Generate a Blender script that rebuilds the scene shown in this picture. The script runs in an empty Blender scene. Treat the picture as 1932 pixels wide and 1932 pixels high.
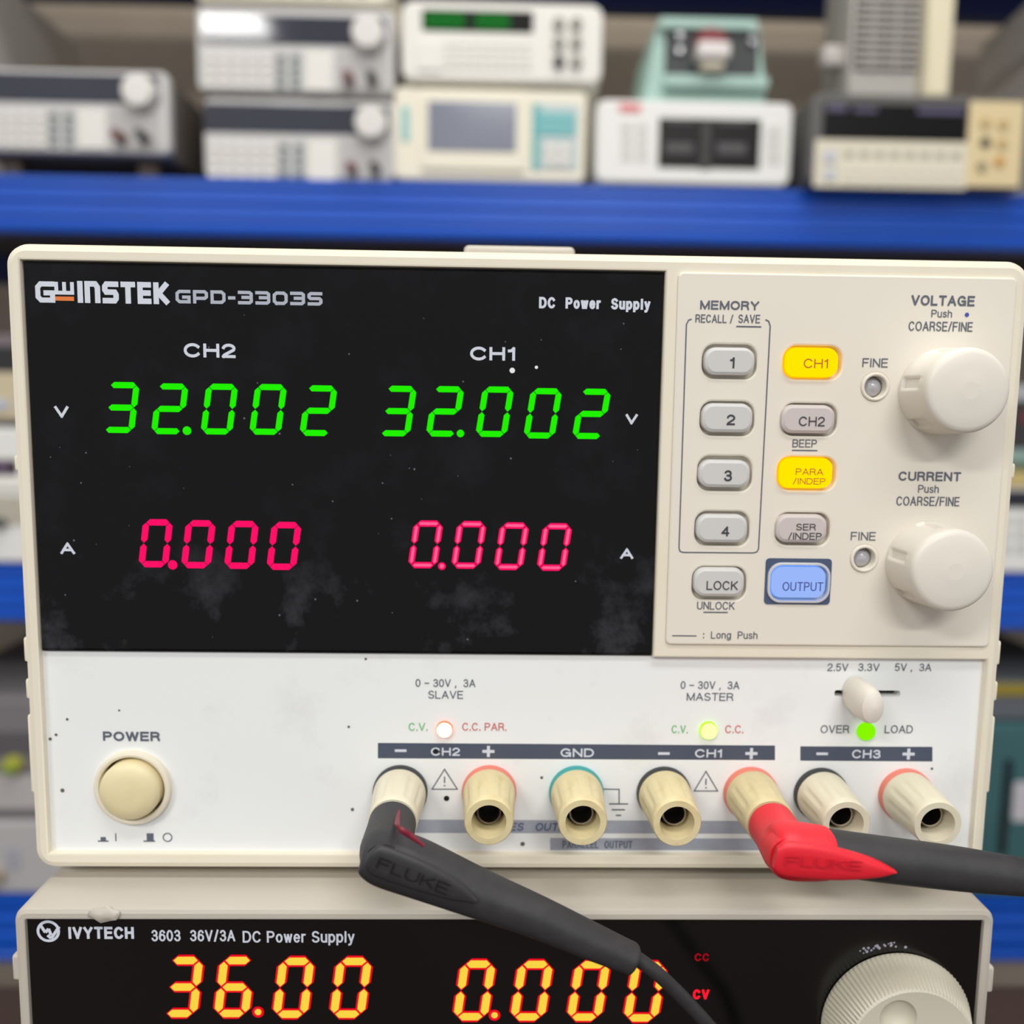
import bpy, bmesh, math, random
from mathutils import Vector, Matrix
from mathutils.geometry import tessellate_polygon
random.seed(7)
SC = bpy.context.scene
COL = SC.collection
# ------------------------------------------------------------------ camera
F_PX = 1650.0                      # focal length in pixels of the 1932 px frame
CAM_H, CAM_D = 1.05, 0.1874        # height above the floor, distance to the instrument front
YAW, PITCH, ROLL = math.radians(-1.288), math.radians(6.57), math.radians(.807)
CAM = Vector((0, -CAM_D, CAM_H))
ROT = Matrix.Rotation(YAW, 3, 'Z') @ Matrix.Rotation(math.pi/2 - PITCH, 3, 'X') @ Matrix.Rotation(ROLL, 3, 'Z')
cd = bpy.data.cameras.new('camera'); cam = bpy.data.objects.new('camera', cd); COL.objects.link(cam)
cam.matrix_world = Matrix.Translation(CAM) @ ROT.to_4x4()
cd.sensor_width = 36.0; cd.lens = F_PX/1932*36; cd.clip_start = .01; cd.clip_end = 50
cd.dof.use_dof = True; cd.dof.focus_distance = .178; cd.dof.aperture_fstop = 9.0
SC.camera = cam
SC.view_settings.view_transform = 'Standard'; SC.view_settings.look = 'None'
SC.view_settings.gamma = 1; SC.view_settings.exposure = 0.0
# ------------------------------------------------------------------ light (ceiling tubes and one added shelf lamp)
w = bpy.data.worlds.new('room_light'); SC.world = w; w.use_nodes = True
w.node_tree.nodes['Background'].inputs[0].default_value = (.96, .97, 1, 1)
w.node_tree.nodes['Background'].inputs[1].default_value = .48
def lamp(name, loc, sx, sy, power, rot=(0, 0, 0)):
    l = bpy.data.lights.new(name, 'AREA'); l.shape = 'RECTANGLE'; l.size = sx; l.size_y = sy
    l.energy = power; l.color = (1, .985, .96)
    o = bpy.data.objects.new(name, l); COL.objects.link(o); o.location = loc; o.rotation_euler = rot
lamp('overhead_area_light', (-1.36, -1.80, 2.50), .95, .30, 36)
lamp('overhead_area_light', (.25, -.75, 2.50), 1.2, .26, 14)
lamp('overhead_area_light', (.45, -2.3, 2.50), 1.2, .26, 44)

lamp('overhead_area_light', (.1, .12, 2.50), 1.3, .26, 12.5)  # added lamp, not a known tube; brightens the shelf instruments

# ------------------------------------------------------------------ helpers
def at(u, v, y):
    """point on the vertical plane y that the photograph shows at pixel (u, v): x, z"""
    d = ROT @ Vector(((u-966)/F_PX, -(v-966)/F_PX, -1))
    k = (y + CAM_D)/d.y
    p = CAM + d*k
    return p.x, p.z
def lin(c):
    c = c/255
    return c/12.92 if c <= .04045 else ((c+.055)/1.055)**2.4
def rgb(r, g, b): return (lin(r), lin(g), lin(b), 1)
MATS = {}
def mat(name, col, rough=.5, metal=0, noise=0, nscale=60, col2=None, spec=.5, coat=0, bump=0, lo=.45, hi=.75, sub=0):
    if name in MATS: return MATS[name]
    m = bpy.data.materials.new(name); m.use_nodes = True; nt = m.node_tree; b = nt.nodes['Principled BSDF']
    b.inputs['Base Color'].default_value = rgb(*col); b.inputs['Roughness'].default_value = rough
    b.inputs['Metallic'].default_value = metal; b.inputs['Specular IOR Level'].default_value = spec
    b.inputs['Coat Weight'].default_value = coat
    if noise:
        tc = nt.nodes.new('ShaderNodeTexCoord'); n = nt.nodes.new('ShaderNodeTexNoise'); n.inputs['Scale'].default_value = nscale
        n.inputs['Detail'].default_value = 6; n.inputs['Roughness'].default_value = .65
        r = nt.nodes.new('ShaderNodeValToRGB'); r.color_ramp.elements[0].position = lo; r.color_ramp.elements[1].position = hi
        r.color_ramp.elements[0].color = (0, 0, 0, 1); r.color_ramp.elements[1].color = (noise, noise, noise, 1)
        mx = nt.nodes.new('ShaderNodeMix'); mx.data_type = 'RGBA'
        nt.links.new(tc.outputs['Object'], n.inputs['Vector']); nt.links.new(n.outputs['Fac'], r.inputs['Fac'])
        nt.links.new(r.outputs['Color'], mx.inputs['Factor'])
        mx.inputs['A'].default_value = rgb(*col); mx.inputs['B'].default_value = rgb(*(col2 or (col[0]*.8, col[1]*.78, col[2]*.7)))
        nt.links.new(mx.outputs['Result'], b.inputs['Base Color'])
        if bump:
            bp = nt.nodes.new('ShaderNodeBump'); bp.inputs['Strength'].default_value = bump; bp.inputs['Distance'].default_value = .0005
            nt.links.new(n.outputs['Fac'], bp.inputs['Height']); nt.links.new(bp.outputs['Normal'], b.inputs['Normal'])
    MATS[name] = m
    return m
def glow(name, col, k):
    if name in MATS: return MATS[name]
    m = bpy.data.materials.new(name); m.use_nodes = True; nt = m.node_tree
    nt.nodes.remove(nt.nodes['Principled BSDF']); e = nt.nodes.new('ShaderNodeEmission')
    e.inputs[0].default_value = col if len(col) == 4 else rgb(*col); e.inputs[1].default_value = k
    nt.links.new(e.outputs[0], nt.nodes['Material Output'].inputs[0]); MATS[name] = m
    return m
WORLD = {}
def props(o, label=None, cat=None, group=None, kind=None):
    if label: o['label'] = label
    if cat: o['category'] = cat
    if group: o['group'] = group
    if kind: o['kind'] = kind
    return o
def thing(name, loc, label, cat, group=None):
    o = bpy.data.objects.new(name, None); COL.objects.link(o); o.location = loc; o.empty_display_size = .01
    WORLD[o.name] = Vector(loc); return props(o, label, cat, group)
def obj(name, bm, m, parent=None, smooth=40, label=None, org=None):
    vs = [v.co.copy() for v in bm.verts]
    lo = Vector([min(c[i] for c in vs) for i in range(3)]); hi = Vector([max(c[i] for c in vs) for i in range(3)])
    c = org or (lo+hi)/2
    if not parent and not org: c.z = lo.z
    for v in bm.verts: v.co -= c
    bmesh.ops.recalc_face_normals(bm, faces=bm.faces)
    me = bpy.data.meshes.new(name); bm.to_mesh(me); bm.free()
    for k in (m if isinstance(m, list) else [m]): me.materials.append(k)
    if smooth:
        me.shade_smooth(); me.set_sharp_from_angle(angle=math.radians(smooth))
        ef = {}                           # keep large flat fronts flat beside their small bevels
        for p in me.polygons:
            for k in p.edge_keys: ef.setdefault(k, []).append(abs(p.normal.y) > .9995)
        for e in me.edges:
            t = ef.get(e.key, [])
            if len(t) == 2 and t[0] != t[1]: e.use_edge_sharp = True
    o = bpy.data.objects.new(name, me); COL.objects.link(o); WORLD[o.name] = c.copy()
    if parent: o.parent = parent; o.location = c - WORLD[parent.name]
    else: o.location = c
    if label: o['label'] = label
    return o
B = bmesh.new
def box(bm, x0, x1, y0, y1, z0, z1, bev=0, seg=2):
    t = bmesh.new()
    bmesh.ops.create_cube(t, size=1)
    for v in t.verts: v.co = Vector(((x0+x1)/2+v.co.x*(x1-x0), (y0+y1)/2+v.co.y*(y1-y0), (z0+z1)/2+v.co.z*(z1-z0)))
    if bev: bmesh.ops.bevel(t, geom=t.edges[:], offset=bev, segments=seg, affect='EDGES', profile=.5)
    me = bpy.data.meshes.new('t'); t.to_mesh(me); t.free(); bm.from_mesh(me); bpy.data.meshes.remove(me)
    return bm
def rrect(x0, x1, z0, z1, r, n=5):
    p = []
    for cx, cz, a in ((x1-r, z1-r, 0), (x0+r, z1-r, 90), (x0+r, z0+r, 180), (x1-r, z0+r, 270)):
        for i in range(n+1):
            t = math.radians(a+90*i/n); p.append((cx+r*math.cos(t), cz+r*math.sin(t)))
    return p
def circ(cx, cz, r, n=40): return [(cx+r*math.cos(2*math.pi*i/n), cz+r*math.sin(2*math.pi*i/n)) for i in range(n)]
def area(p): return sum(p[i][0]*p[(i+1) % len(p)][1]-p[(i+1) % len(p)][0]*p[i][1] for i in range(len(p)))/2
def offset(p, d):
    """grow a loop outward by d"""
    if area(p) < 0: p = p[::-1]
    q = []; n = len(p)
    for i in range(n):
        a, b, c = Vector(p[i-1]), Vector(p[i]), Vector(p[(i+1) % n])
        e1, e2 = (b-a).normalized(), (c-b).normalized()
        n1, n2 = Vector((e1.y, -e1.x)), Vector((e2.y, -e2.x))
        m = (n1+n2); m /= max(m.length_squared/2, .25)
        q.append(tuple(b+m*d))
    return q
def wall(bm, la, ya, lb, yb, flip=False):
    n = len(la); a = [bm.verts.new((x, ya, z)) for x, z in la]; b = [bm.verts.new((x, yb, z)) for x, z in lb]
    for i in range(n):
        j = (i+1) % n; bm.faces.new((a[i], a[j], b[j], b[i]))
def cap(bm, loops, y):
    vs = [[Vector((x*1000, z*1000, 0)) for x, z in l] for l in loops]
    flat = [bm.verts.new((x, y, z)) for l in loops for x, z in l]
    for t in tessellate_polygon(vs):
        try: bm.faces.new([flat[i] for i in t])
        except ValueError: pass
def plate(bm, outer, holes, y0, y1, bev=0, hbev=0, back=True):
    """flat plate with real holes: front at y0 (towards the viewer), back at y1"""
    if area(outer) < 0: outer = outer[::-1]
    holes = [h if area(h) > 0 else h[::-1] for h in holes]
    fo = offset(outer, -bev) if bev else outer
    fh = [offset(h, hbev) if hbev else h for h in holes]
    cap(bm, [fo]+fh, y0)
    if bev:
        mo = offset(outer, -bev*.29)
        wall(bm, fo, y0, mo, y0+bev*.29); wall(bm, mo, y0+bev*.29, outer, y0+bev); wall(bm, outer, y0+bev, outer, y1)
    else: wall(bm, outer, y0, outer, y1)
    for f, h in zip(fh, holes):
        if hbev:
            mh = offset(h, hbev*.29); wall(bm, f, y0, mh, y0+hbev*.29); wall(bm, mh, y0+hbev*.29, h, y0+hbev); wall(bm, h, y0+hbev, h, y1)
        else: wall(bm, h, y0, h, y1)
    if back: cap(bm, [outer]+holes, y1)
    bmesh.ops.remove_doubles(bm, verts=bm.verts, dist=1e-7)
    return bm
def lathe(bm, cx, cz, prof, n=48, fn=None, close=True, axis=None):
    """prof: list of (radius, y) from back to front; axis (dx, dz) shifts the centre per metre of y"""
    rings = []
    for k, (r, y) in enumerate(prof):
        ring = []
        for i in range(n):
            t = 2*math.pi*i/n; rr = r*(fn(t, k) if fn else 1)
            ring.append(bm.verts.new((cx+rr*math.cos(t), y, cz+rr*math.sin(t))))
        rings.append(ring)
    for a, b in zip(rings, rings[1:]):
        for i in range(n): bm.faces.new((a[i], a[(i+1) % n], b[(i+1) % n], b[i]))
    if close:
        bm.faces.new(rings[-1]); bm.faces.new(rings[0])
    return bm
def loft(bm, pts, n=20, power=2.0):
    """pts: (centre Vector, side half width, depth half width); rings perpendicular to the path, flattened in y"""
    rings = []
    for i, (c, a, b) in enumerate(pts):
        t = (pts[min(i+1, len(pts)-1)][0]-pts[max(i-1, 0)][0]).normalized()
        s = t.cross(Vector((0, 1, 0))).normalized(); d = s.cross(t).normalized()
        ring = []
        for k in range(n):
            an = 2*math.pi*k/n; ca, sa = math.cos(an), math.sin(an)
            e = 2/power
            ring.append(bm.verts.new(c+s*a*math.copysign(abs(ca)**e, ca)+d*b*math.copysign(abs(sa)**e, sa)))
        rings.append(ring)
    for a, b in zip(rings, rings[1:]):
        for i in range(n): bm.faces.new((a[i], a[(i+1) % n], b[(i+1) % n], b[i]))
    bm.faces.new(rings[0]); bm.faces.new(rings[-1])
    return bm
def P3(u, v, y):
    x, z = at(u, v, y); return Vector((x, y, z))
def smooth_path(pts, k=5):
    """Catmull-Rom through (Vector, a, b)"""
    out = []
    for i in range(len(pts)-1):
        p = [pts[max(i-1, 0)], pts[i], pts[i+1], pts[min(i+2, len(pts)-1)]]
        for j in range(k):
            t = j/k
            f = lambda a, b, c, d: .5*((2*b)+(c-a)*t+(2*a-5*b+4*c-d)*t*t+(3*b-a-3*c+d)*t**3)
            out.append(tuple(f(*[q[m] for q in p]) for m in range(3)))
    out.append(pts[-1]); return out


def arc(cx, cy, rx, ry, a0, a1, n=9):
    return [(cx+rx*math.cos(math.radians(a0+(a1-a0)*i/n)), cy+ry*math.sin(math.radians(a0+(a1-a0)*i/n))) for i in range(n+1)]
FONT = {   # grotesque letters as strokes: width, polylines (cap height 1)
 'A': (.74, [[(0, 0), (.37, 1), (.74, 0)], [(.13, .33), (.61, .33)]]),
 'B': (.66, [[(0, 0), (0, 1), (.4, 1)]+arc(.4, .77, .24, .23, 90, -90)+[(0, .54)], [(.4, .54)]+arc(.4, .27, .26, .27, 90, -90)+[(0, 0)]]),
 'C': (.72, [arc(.37, .5, .37, .5, 38, 322, 22)]),
 'D': (.70, [[(0, 0), (0, 1), (.3, 1)]+arc(.32, .5, .38, .5, 90, -90, 14)+[(.3, 0), (0, 0)]]),
 'E': (.60, [[(.6, 1), (0, 1), (0, 0), (.6, 0)], [(0, .52), (.55, .52)]]),
 'F': (.58, [[(.58, 1), (0, 1), (0, 0)], [(0, .52), (.5, .52)]]),
 'G': (.76, [arc(.38, .5, .38, .5, 40, 330, 22)+[(.74, .46), (.42, .46)], [(.74, .46), (.74, 0)]]),
 'H': (.66, [[(0, 0), (0, 1)], [(.66, 0), (.66, 1)], [(0, .52), (.66, .52)]]),
 'I': (.06, [[(.03, 0), (.03, 1)]]),
 'K': (.66, [[(0, 0), (0, 1)], [(.64, 1), (0, .38)], [(.22, .58), (.66, 0)]]),
 'L': (.54, [[(0, 1), (0, 0), (.54, 0)]]),
 'M': (.80, [[(0, 0), (0, 1), (.4, .02), (.8, 1), (.8, 0)]]),
 'N': (.68, [[(0, 0), (0, 1), (.68, 0), (.68, 1)]]),
 'O': (.78, [arc(.39, .5, .39, .5, 90, 450, 30)]),
 'P': (.62, [[(0, 0), (0, 1), (.36, 1)]+arc(.36, .74, .26, .26, 90, -90)+[(0, .48)]]),
 'R': (.66, [[(0, 0), (0, 1), (.38, 1)]+arc(.38, .75, .25, .25, 90, -90)+[(0, .5)], [(.4, .5), (.56, .4), (.62, .12), (.66, 0)]]),
 'S': (.62, [arc(.31, .75, .29, .25, 25, 180, 9)+[(.06, .62), (.16, .55), (.46, .46), (.58, .38)]+arc(.31, .26, .31, .26, 10, -160, 10)]),
 'T': (.64, [[(0, 1), (.64, 1)], [(.32, 1), (.32, 0)]]),
 'U': (.66, [[(0, 1), (0, .3)]+arc(.33, .3, .33, .3, 180, 360, 12)+[(.66, 1)]]),
 'V': (.70, [[(0, 1), (.35, 0), (.7, 1)]]),
 'W': (.98, [[(0, 1), (.24, 0), (.49, 1), (.74, 0), (.98, 1)]]),
 'X': (.66, [[(0, 0), (.66, 1)], [(0, 1), (.66, 0)]]),
 'Y': (.70, [[(0, 1), (.35, .45), (.7, 1)], [(.35, .45), (.35, 0)]]),
 '0': (.56, [arc(.28, .5, .28, .5, 90, 450, 26)]),
 '1': (.30, [[(0, .78), (.12, .8), (.24, 1), (.24, 0)]]),
 '2': (.56, [arc(.28, .71, .27, .29, 170, -30, 12)+[(.36, .42), (.06, .14), (0, 0), (.56, 0)]]),
 '3': (.56, [arc(.27, .75, .25, .25, 160, -80, 12)+[(.22, .53)], [(.22, .53), (.3, .53)]+arc(.28, .27, .28, .27, 75, -165, 12)]),
 '4': (.58, [[(.44, 0), (.44, 1), (0, .3), (.58, .3)]]),
 '5': (.56, [[(.5, 1), (.1, 1), (.04, .5)]+arc(.27, .31, .28, .31, 130, -150, 13)]),
 '6': (.56, [arc(.3, .72, .24, .28, 20, 160, 6)+[(.01, .45)], arc(.28, .3, .28, .3, 90, 450, 20)]),
 '/': (.36, [[(0, -.05), (.36, 1.05)]]), '-': (.34, [[(0, .4), (.34, .4)]]), '–': (.55, [[(0, .46), (.55, .46)]]),
 '.': (.08, [[(.04, -.03), (.04, .09)]]), ',': (.10, [[(.08, .09), (.08, -.02), (.02, -.16)]]), ':': (.08, [[(.04, 0), (.04, .12)], [(.04, .6), (.04, .72)]]),
 'u': (.48, [[(0, .73), (0, .22)]+arc(.24, .22, .24, .22, 180, 340, 9), [(.48, .73), (.48, 0)]]),
 's': (.44, [arc(.22, .55, .2, .18, 25, 190, 8)+[(.1, .41), (.34, .34)]+arc(.22, .18, .22, .18, 40, -160, 10)]),
 'h': (.48, [[(0, 0), (0, 1)], arc(.24, .5, .24, .23, 170, 0, 9)+[(.48, 0)]]),
 'n': (.48, [[(0, 0), (0, .73)], arc(.24, .5, .24, .23, 170, 0, 9)+[(.48, 0)]]),
 'o': (.52, [arc(.26, .365, .26, .365, 90, 450, 22)]),
 'e': (.50, [[(.02, .38), (.49, .38)]+arc(.25, .365, .25, .365, 5, 320, 18)]),
 'r': (.30, [[(0, 0), (0, .73)], arc(.22, .45, .22, .28, 170, 75, 6)]),
 'w': (.70, [[(0, .73), (.18, 0), (.35, .7), (.52, 0), (.7, .73)]]),
 'p': (.52, [[(0, -.28), (0, .73)], arc(.27, .365, .26, .365, 180, 540, 20)]),
 'g': (.52, [arc(.25, .365, .25, .365, 0, 360, 20), [(.52, .73), (.52, -.02)]+arc(.26, -.04, .26, .23, 0, -150, 8)]),
 'l': (.06, [[(.03, 0), (.03, 1)]]),
 'y': (.50, [[(0, .73), (.25, .02)], [(.5, .73), (.2, -.16), (.12, -.27), (.02, -.28)]]),
 ' ': (.16, []),
}

class Sheet:
    """lettering printed on one panel: one mesh, one slot per ink"""
    def __init__(s): s.bm = bmesh.new(); s.mats = []; s.n = 0
    def mi(s, m):
        if m not in s.mats: s.mats.append(m)
        return s.mats.index(m)
    def poly(s, pts, y, m):
        s.n += 1; y -= (s.n % 16)*1.5e-6
        f = s.bm.faces.new([s.bm.verts.new((x, y, z)) for x, z in pts]); f.material_index = s.mi(m)
    def rect(s, u0, v0, u1, v1, y, m):
        um, vm = (u0+u1)/2, (v0+v1)/2
        x0, x1 = at(u0, vm, y)[0], at(u1, vm, y)[0]; z0, z1 = at(um, v1, y)[1], at(um, v0, y)[1]
        s.poly([(x0, z0), (x1, z0), (x1, z1), (x0, z1)], y-.00006, m)
    def disc(s, u, v, rpx, y, m, inner=0, n=28):
        x, z = at(u, v, y); k = (CAM_D+y)/F_PX
        if not inner: s.poly(circ(x, z, rpx*k, n), y-.00008, m)
        else:
            a = circ(x, z, rpx*k, n); b = circ(x, z, inner*k, n)
            for i in range(n): s.poly([a[i], a[(i+1) % n], b[(i+1) % n], b[i]], y-.00008, m)
    def stroke(s, pts, wd, y, m, closed=False, cap=0):
        """mitred line through world (x, z) points, broken at acute corners, open ends extended by cap"""
        P = []
        for p in pts:
            p = Vector(p)
            if not P or (p-P[-1]).length > wd*.02: P.append(p)
        if len(P) < 2: return
        if not closed:
            for i in range(1, len(P)-1):
                if (P[i]-P[i-1]).normalized().dot((P[i+1]-P[i]).normalized()) < -.1:
                    s.stroke(P[:i+1], wd, y, m, False, cap); s.stroke(P[i:], wd, y, m, False, cap); return
            if cap:
                a, b = (P[0]-P[1]).normalized()*cap, (P[-1]-P[-2]).normalized()*cap
                P[0] = P[0]+a; P[-1] = P[-1]+b
        n = len(P); L = []; R = []
        for i in range(n):
            a = P[i-1] if (i or closed) else None; c = P[(i+1) % n] if (i < n-1 or closed) else None
            e1 = (P[i]-a).normalized() if a is not None else None; e2 = (c-P[i]).normalized() if c is not None else None
            e1 = e1 or e2; e2 = e2 or e1
            n1, n2 = Vector((e1.y, -e1.x)), Vector((e2.y, -e2.x)); mm = n1+n2; mm /= max(mm.length_squared/2, .5)
            L.append(P[i]+mm*wd/2); R.append(P[i]-mm*wd/2)
        for i in range(n if closed else n-1):
            j = (i+1) % n; s.poly([L[i], L[j], R[j], R[i]], y-.00008, m)
    def line(s, px, wpx, y, m, closed=False):
        s.stroke([at(u, v, y) for u, v in px], wpx*(CAM_D+y)/F_PX, y, m, closed)
    def glyphs(s, text, u0, u1, v0, v1, y, m, strokes, wd, gap=.18):
        """stroke letters; strokes[ch] = (width, [polylines in 0..width x 0..1])"""
        um, vm = (u0+u1)/2, (v0+v1)/2
        x0, x1 = at(u0, vm, y)[0], at(u1, vm, y)[0]; z0, z1 = at(um, v1, y)[1], at(um, v0, y)[1]
        tot = sum(strokes[c][0] for c in text)+gap*(len(text)-1); h = z1-z0; sx = (x1-x0)/tot; W = wd*h; x = x0
        for c in text:
            wd_, pls = strokes[c]
            for pl in pls:
                s.stroke([(x+W/2+(px)*(wd_*sx-W)/wd_, z0+W/2+pz*(h-W)) for px, pz in pl], W, y, m, False, W*.48)
            x += (wd_+gap)*sx
    def text(s, t, u0, u1, v0, v1, y, m, bold=.0, shear=0, lift=.0001, p0=None, p1=None, caph=None):
        """one line of stroke letters between u0..u1, caps from v0 to v1; or along p0 -> p1 with cap height caph"""
        if p0 is None:
            um, vm = (u0+u1)/2, (v0+v1)/2
            O = Vector((at(u0, vm, y)[0], at(um, v1, y)[1])); ex = Vector((1, 0)); ez = Vector((0, 1))
            wid = at(u1, vm, y)[0]-O.x; H = at(um, v0, y)[1]-O.y
        else:
            O, E = Vector(at(*p0, y)), Vector(at(*p1, y)); wid = (E-O).length; ex = (E-O).normalized(); ez = Vector((-ex.y, ex.x)); H = caph*(CAM_D+y)/F_PX
        W = H*(.128+bold*5.0)                       # stroke weight
        gap = .125; tot = sum(FONT[c][0] for c in t)+gap*(len(t)-1); k = (wid-W*len(t))/tot; x = 0
        for c in t:
            gw, pls = FONT[c]
            for pl in pls:
                q = []
                for px, pz in pl:
                    zz = W/2+pz*(H-W); q.append(tuple(O+ex*(x+W/2+px*k+shear*zz)+ez*zz))
                s.stroke(q, W, y-lift+.00008, m, False, 0 if len(q) > 20 and q[0] == q[-1] else W*.42)
            x += (gw+gap)*k+W
    def done(s, name, parent, label=None):
        return obj(name, s.bm, s.mats, parent, smooth=0, label=label)

SEG = {'0': 'abcdef', '1': 'bc', '2': 'abged', '3': 'abgcd', '6': 'afgedc'}
def digit(ch, u, v, y, h, wid, t, slant, parent, rim, core=None, ck=.5, gap=.06, label=None, cg=.28):
    """one seven segment digit, lit segments only, centred on pixel (u, v)"""
    s = Sheet(); cx, cz = at(u, v, y); W, H = (wid-t)/2, (h-t)/2; g = t*gap
    def hexa(x0, z0, x1, z1, tt, sh):
        d = Vector((x1-x0, z1-z0)).normalized(); n = Vector((-d.y, d.x)); a = Vector((x0, z0))+d*sh; b = Vector((x1, z1))-d*sh; q = tt/2
        p = [a, a+d*q+n*q, b-d*q+n*q, b, b-d*q-n*q, a+d*q-n*q]
        return [(cx+k.x+slant*k.y, cz+k.y) for k in p]
    segs = {'a': (-W, H, W, H), 'b': (W, H, W, 0), 'c': (W, 0, W, -H), 'd': (W, -H, -W, -H), 'e': (-W, -H, -W, 0), 'f': (-W, 0, -W, H), 'g': (-W, 0, W, 0)}
    for k in SEG[ch]:
        s.poly(hexa(*segs[k], t, g), y-.0001, rim)
        if core: s.poly(hexa(*segs[k], t*ck, g+t*cg), y-.00014, core)
    return s.done('digit', parent, label)
def point(u, v, rpx, y, parent, rim, core=None):
    s = Sheet(); s.disc(u, v, rpx, y-.00003, rim)
    if core: s.disc(u, v, rpx*.55, y-.00007, core)
    return s.done('decimal_point', parent)

# ------------------------------------------------------------------ materials
CREAM = mat('cream_plastic', (232, 224, 204), .42, noise=.35, nscale=45, col2=(222, 208, 172), lo=.52, hi=.8)
CREAM2 = mat('panel_cream', (230, 223, 209), .45)
WHITE = mat('white_panel', (236, 238, 237), .5, noise=.28, nscale=55, col2=(188, 186, 182), lo=.56, hi=.8)
GREYKEY = mat('grey_key', (206, 205, 202), .45)
INK = mat('slate_ink', (92, 98, 110), .6)
INKD = mat('dark_ink', (58, 60, 66), .6)
BAR = mat('slate_bar', (72, 80, 98), .55)
BAR2 = mat('pale_bar', (160, 165, 178), .55, noise=.5, nscale=120, col2=(190, 193, 200))
WHITEINK = mat('white_ink', (208, 213, 224), .6)
PALEINK = mat('pale_grey_ink', (172, 178, 190), .6)
ORANGE = mat('orange_ink', (225, 120, 50), .6)
REDINK = mat('red_ink', (205, 105, 100), .6)
GREENINK = mat('green_ink', (110, 190, 120), .6)
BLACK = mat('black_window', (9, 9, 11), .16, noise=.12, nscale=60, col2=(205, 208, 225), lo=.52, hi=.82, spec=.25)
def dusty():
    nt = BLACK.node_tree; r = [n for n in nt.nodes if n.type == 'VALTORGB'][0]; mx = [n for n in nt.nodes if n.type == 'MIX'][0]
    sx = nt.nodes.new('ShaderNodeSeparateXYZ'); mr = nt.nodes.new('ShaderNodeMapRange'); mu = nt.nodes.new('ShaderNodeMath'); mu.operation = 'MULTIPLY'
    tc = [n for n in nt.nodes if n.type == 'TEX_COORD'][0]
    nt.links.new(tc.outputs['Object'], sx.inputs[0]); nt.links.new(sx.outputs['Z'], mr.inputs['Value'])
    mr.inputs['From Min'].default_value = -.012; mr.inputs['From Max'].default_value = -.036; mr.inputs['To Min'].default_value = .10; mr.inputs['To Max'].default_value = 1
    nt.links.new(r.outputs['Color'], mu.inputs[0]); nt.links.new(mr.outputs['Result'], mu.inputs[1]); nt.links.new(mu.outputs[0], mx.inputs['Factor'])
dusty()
BLACK2 = mat('black_fascia', (10, 9, 9), .2)
DARK = mat('black_plastic', (24, 24, 25), .5)
HOLE = mat('dark_hole', (8, 8, 8), .8)
RUBBER = mat('black_rubber', (43, 42, 44), .55, noise=.4, nscale=180, col2=(62, 60, 63), bump=.25)
REDRUB = mat('red_rubber', (218, 26, 44), .48)
YCREAM = mat('aged_cream', (222, 207, 162), .45, noise=.7, nscale=160, col2=(186, 160, 90), lo=.5, hi=.8, bump=.3)
OCREAM = mat('off_white_post', (224, 216, 192), .42, noise=.5, nscale=150, col2=(200, 184, 140), lo=.52, hi=.82)
CREAMKNOB = mat('knob_cream', (226, 220, 208), .38)
LOWCREAM = mat('lower_cream', (190, 183, 171), .45, noise=.3, nscale=40, col2=(196, 186, 164), lo=.5, hi=.8)
KNOBGREY = mat('knob_ivory', (205, 199, 180), .45)
METAL = mat('nickel', (190, 180, 165), .25, 1)
CLEAR = mat('clear_led', (178, 178, 184), .15)
TEAL = mat('teal_ring', (60, 160, 158), .5)
PINK = mat('red_ring', (228, 130, 112), .5)
GREYRING = mat('black_ring', (52, 54, 56), .5)
BLUE = mat('blue_paint', (18, 84, 194), .32, noise=.25, nscale=14, col2=(36, 100, 204))
G_GREEN = glow('led_green', (.015, .88, 0, 1), 1.0)
G_RED = glow('led_red', (1, .006, .13, 1), 1.0)
G_PINK = glow('led_pink', (1, .12, .28, 1), 1.1)
G_RIM = glow('led_deep_red', (.85, .005, .018, 1), 1.0)
G_YEL = glow('led_amber', (.95, .66, .06, 1), 1.0)
G_BTN = glow('lit_amber_key', (1, .70, .0, 1), 1.15)
G_BTNE = glow('lit_orange_edge', (1, .47, .0, 1), 1.15)
G_BLUE = glow('lit_blue_key', (.34, .50, 1, 1), .95)
G_BLUEE = glow('lit_blue_edge', (.14, .33, 1, 1), 1.0)
G_HOT = glow('hot_led', (1, .85, .55, 1), 3.0)
G_HOTE = glow('hot_led_edge', (1, .2, .1, 1), 1.6)
G_LIME = glow('lime_led', (.5, 1, .05, 1), 1.3)
G_LIME2 = glow('lime_led_core', (.75, 1, .3, 1), 1.6)
G_LIME3 = glow('overload_led', (.22, .85, .0, 1), 1.1)
G_CC = glow('dim_red', (.30, .005, .01, 1), 1)
G_CV = glow('lit_red', (.95, .01, .03, 1), 1.2)

# ------------------------------------------------------------------ room shell
def struct(name, bm, m): return props(obj(name, bm, m), kind='structure')
WALLM = mat('brown_grey_wall', (206, 190, 170), .8, noise=.3, nscale=8)
struct('floor', box(B(), -1.9, 1.9, -2.8, 1.3, -.05, 0), mat('brown_floor', (74, 56, 46), .7, noise=.5, nscale=9))
struct('wall_back', box(B(), -1.9, 1.9, 1.25, 1.3, 0, 2.6), WALLM)
struct('ceiling', box(B(), -1.9, 1.9, -2.8, 1.3, 2.6, 2.65), mat('white_ceiling', (205, 205, 200), .8))

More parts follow.
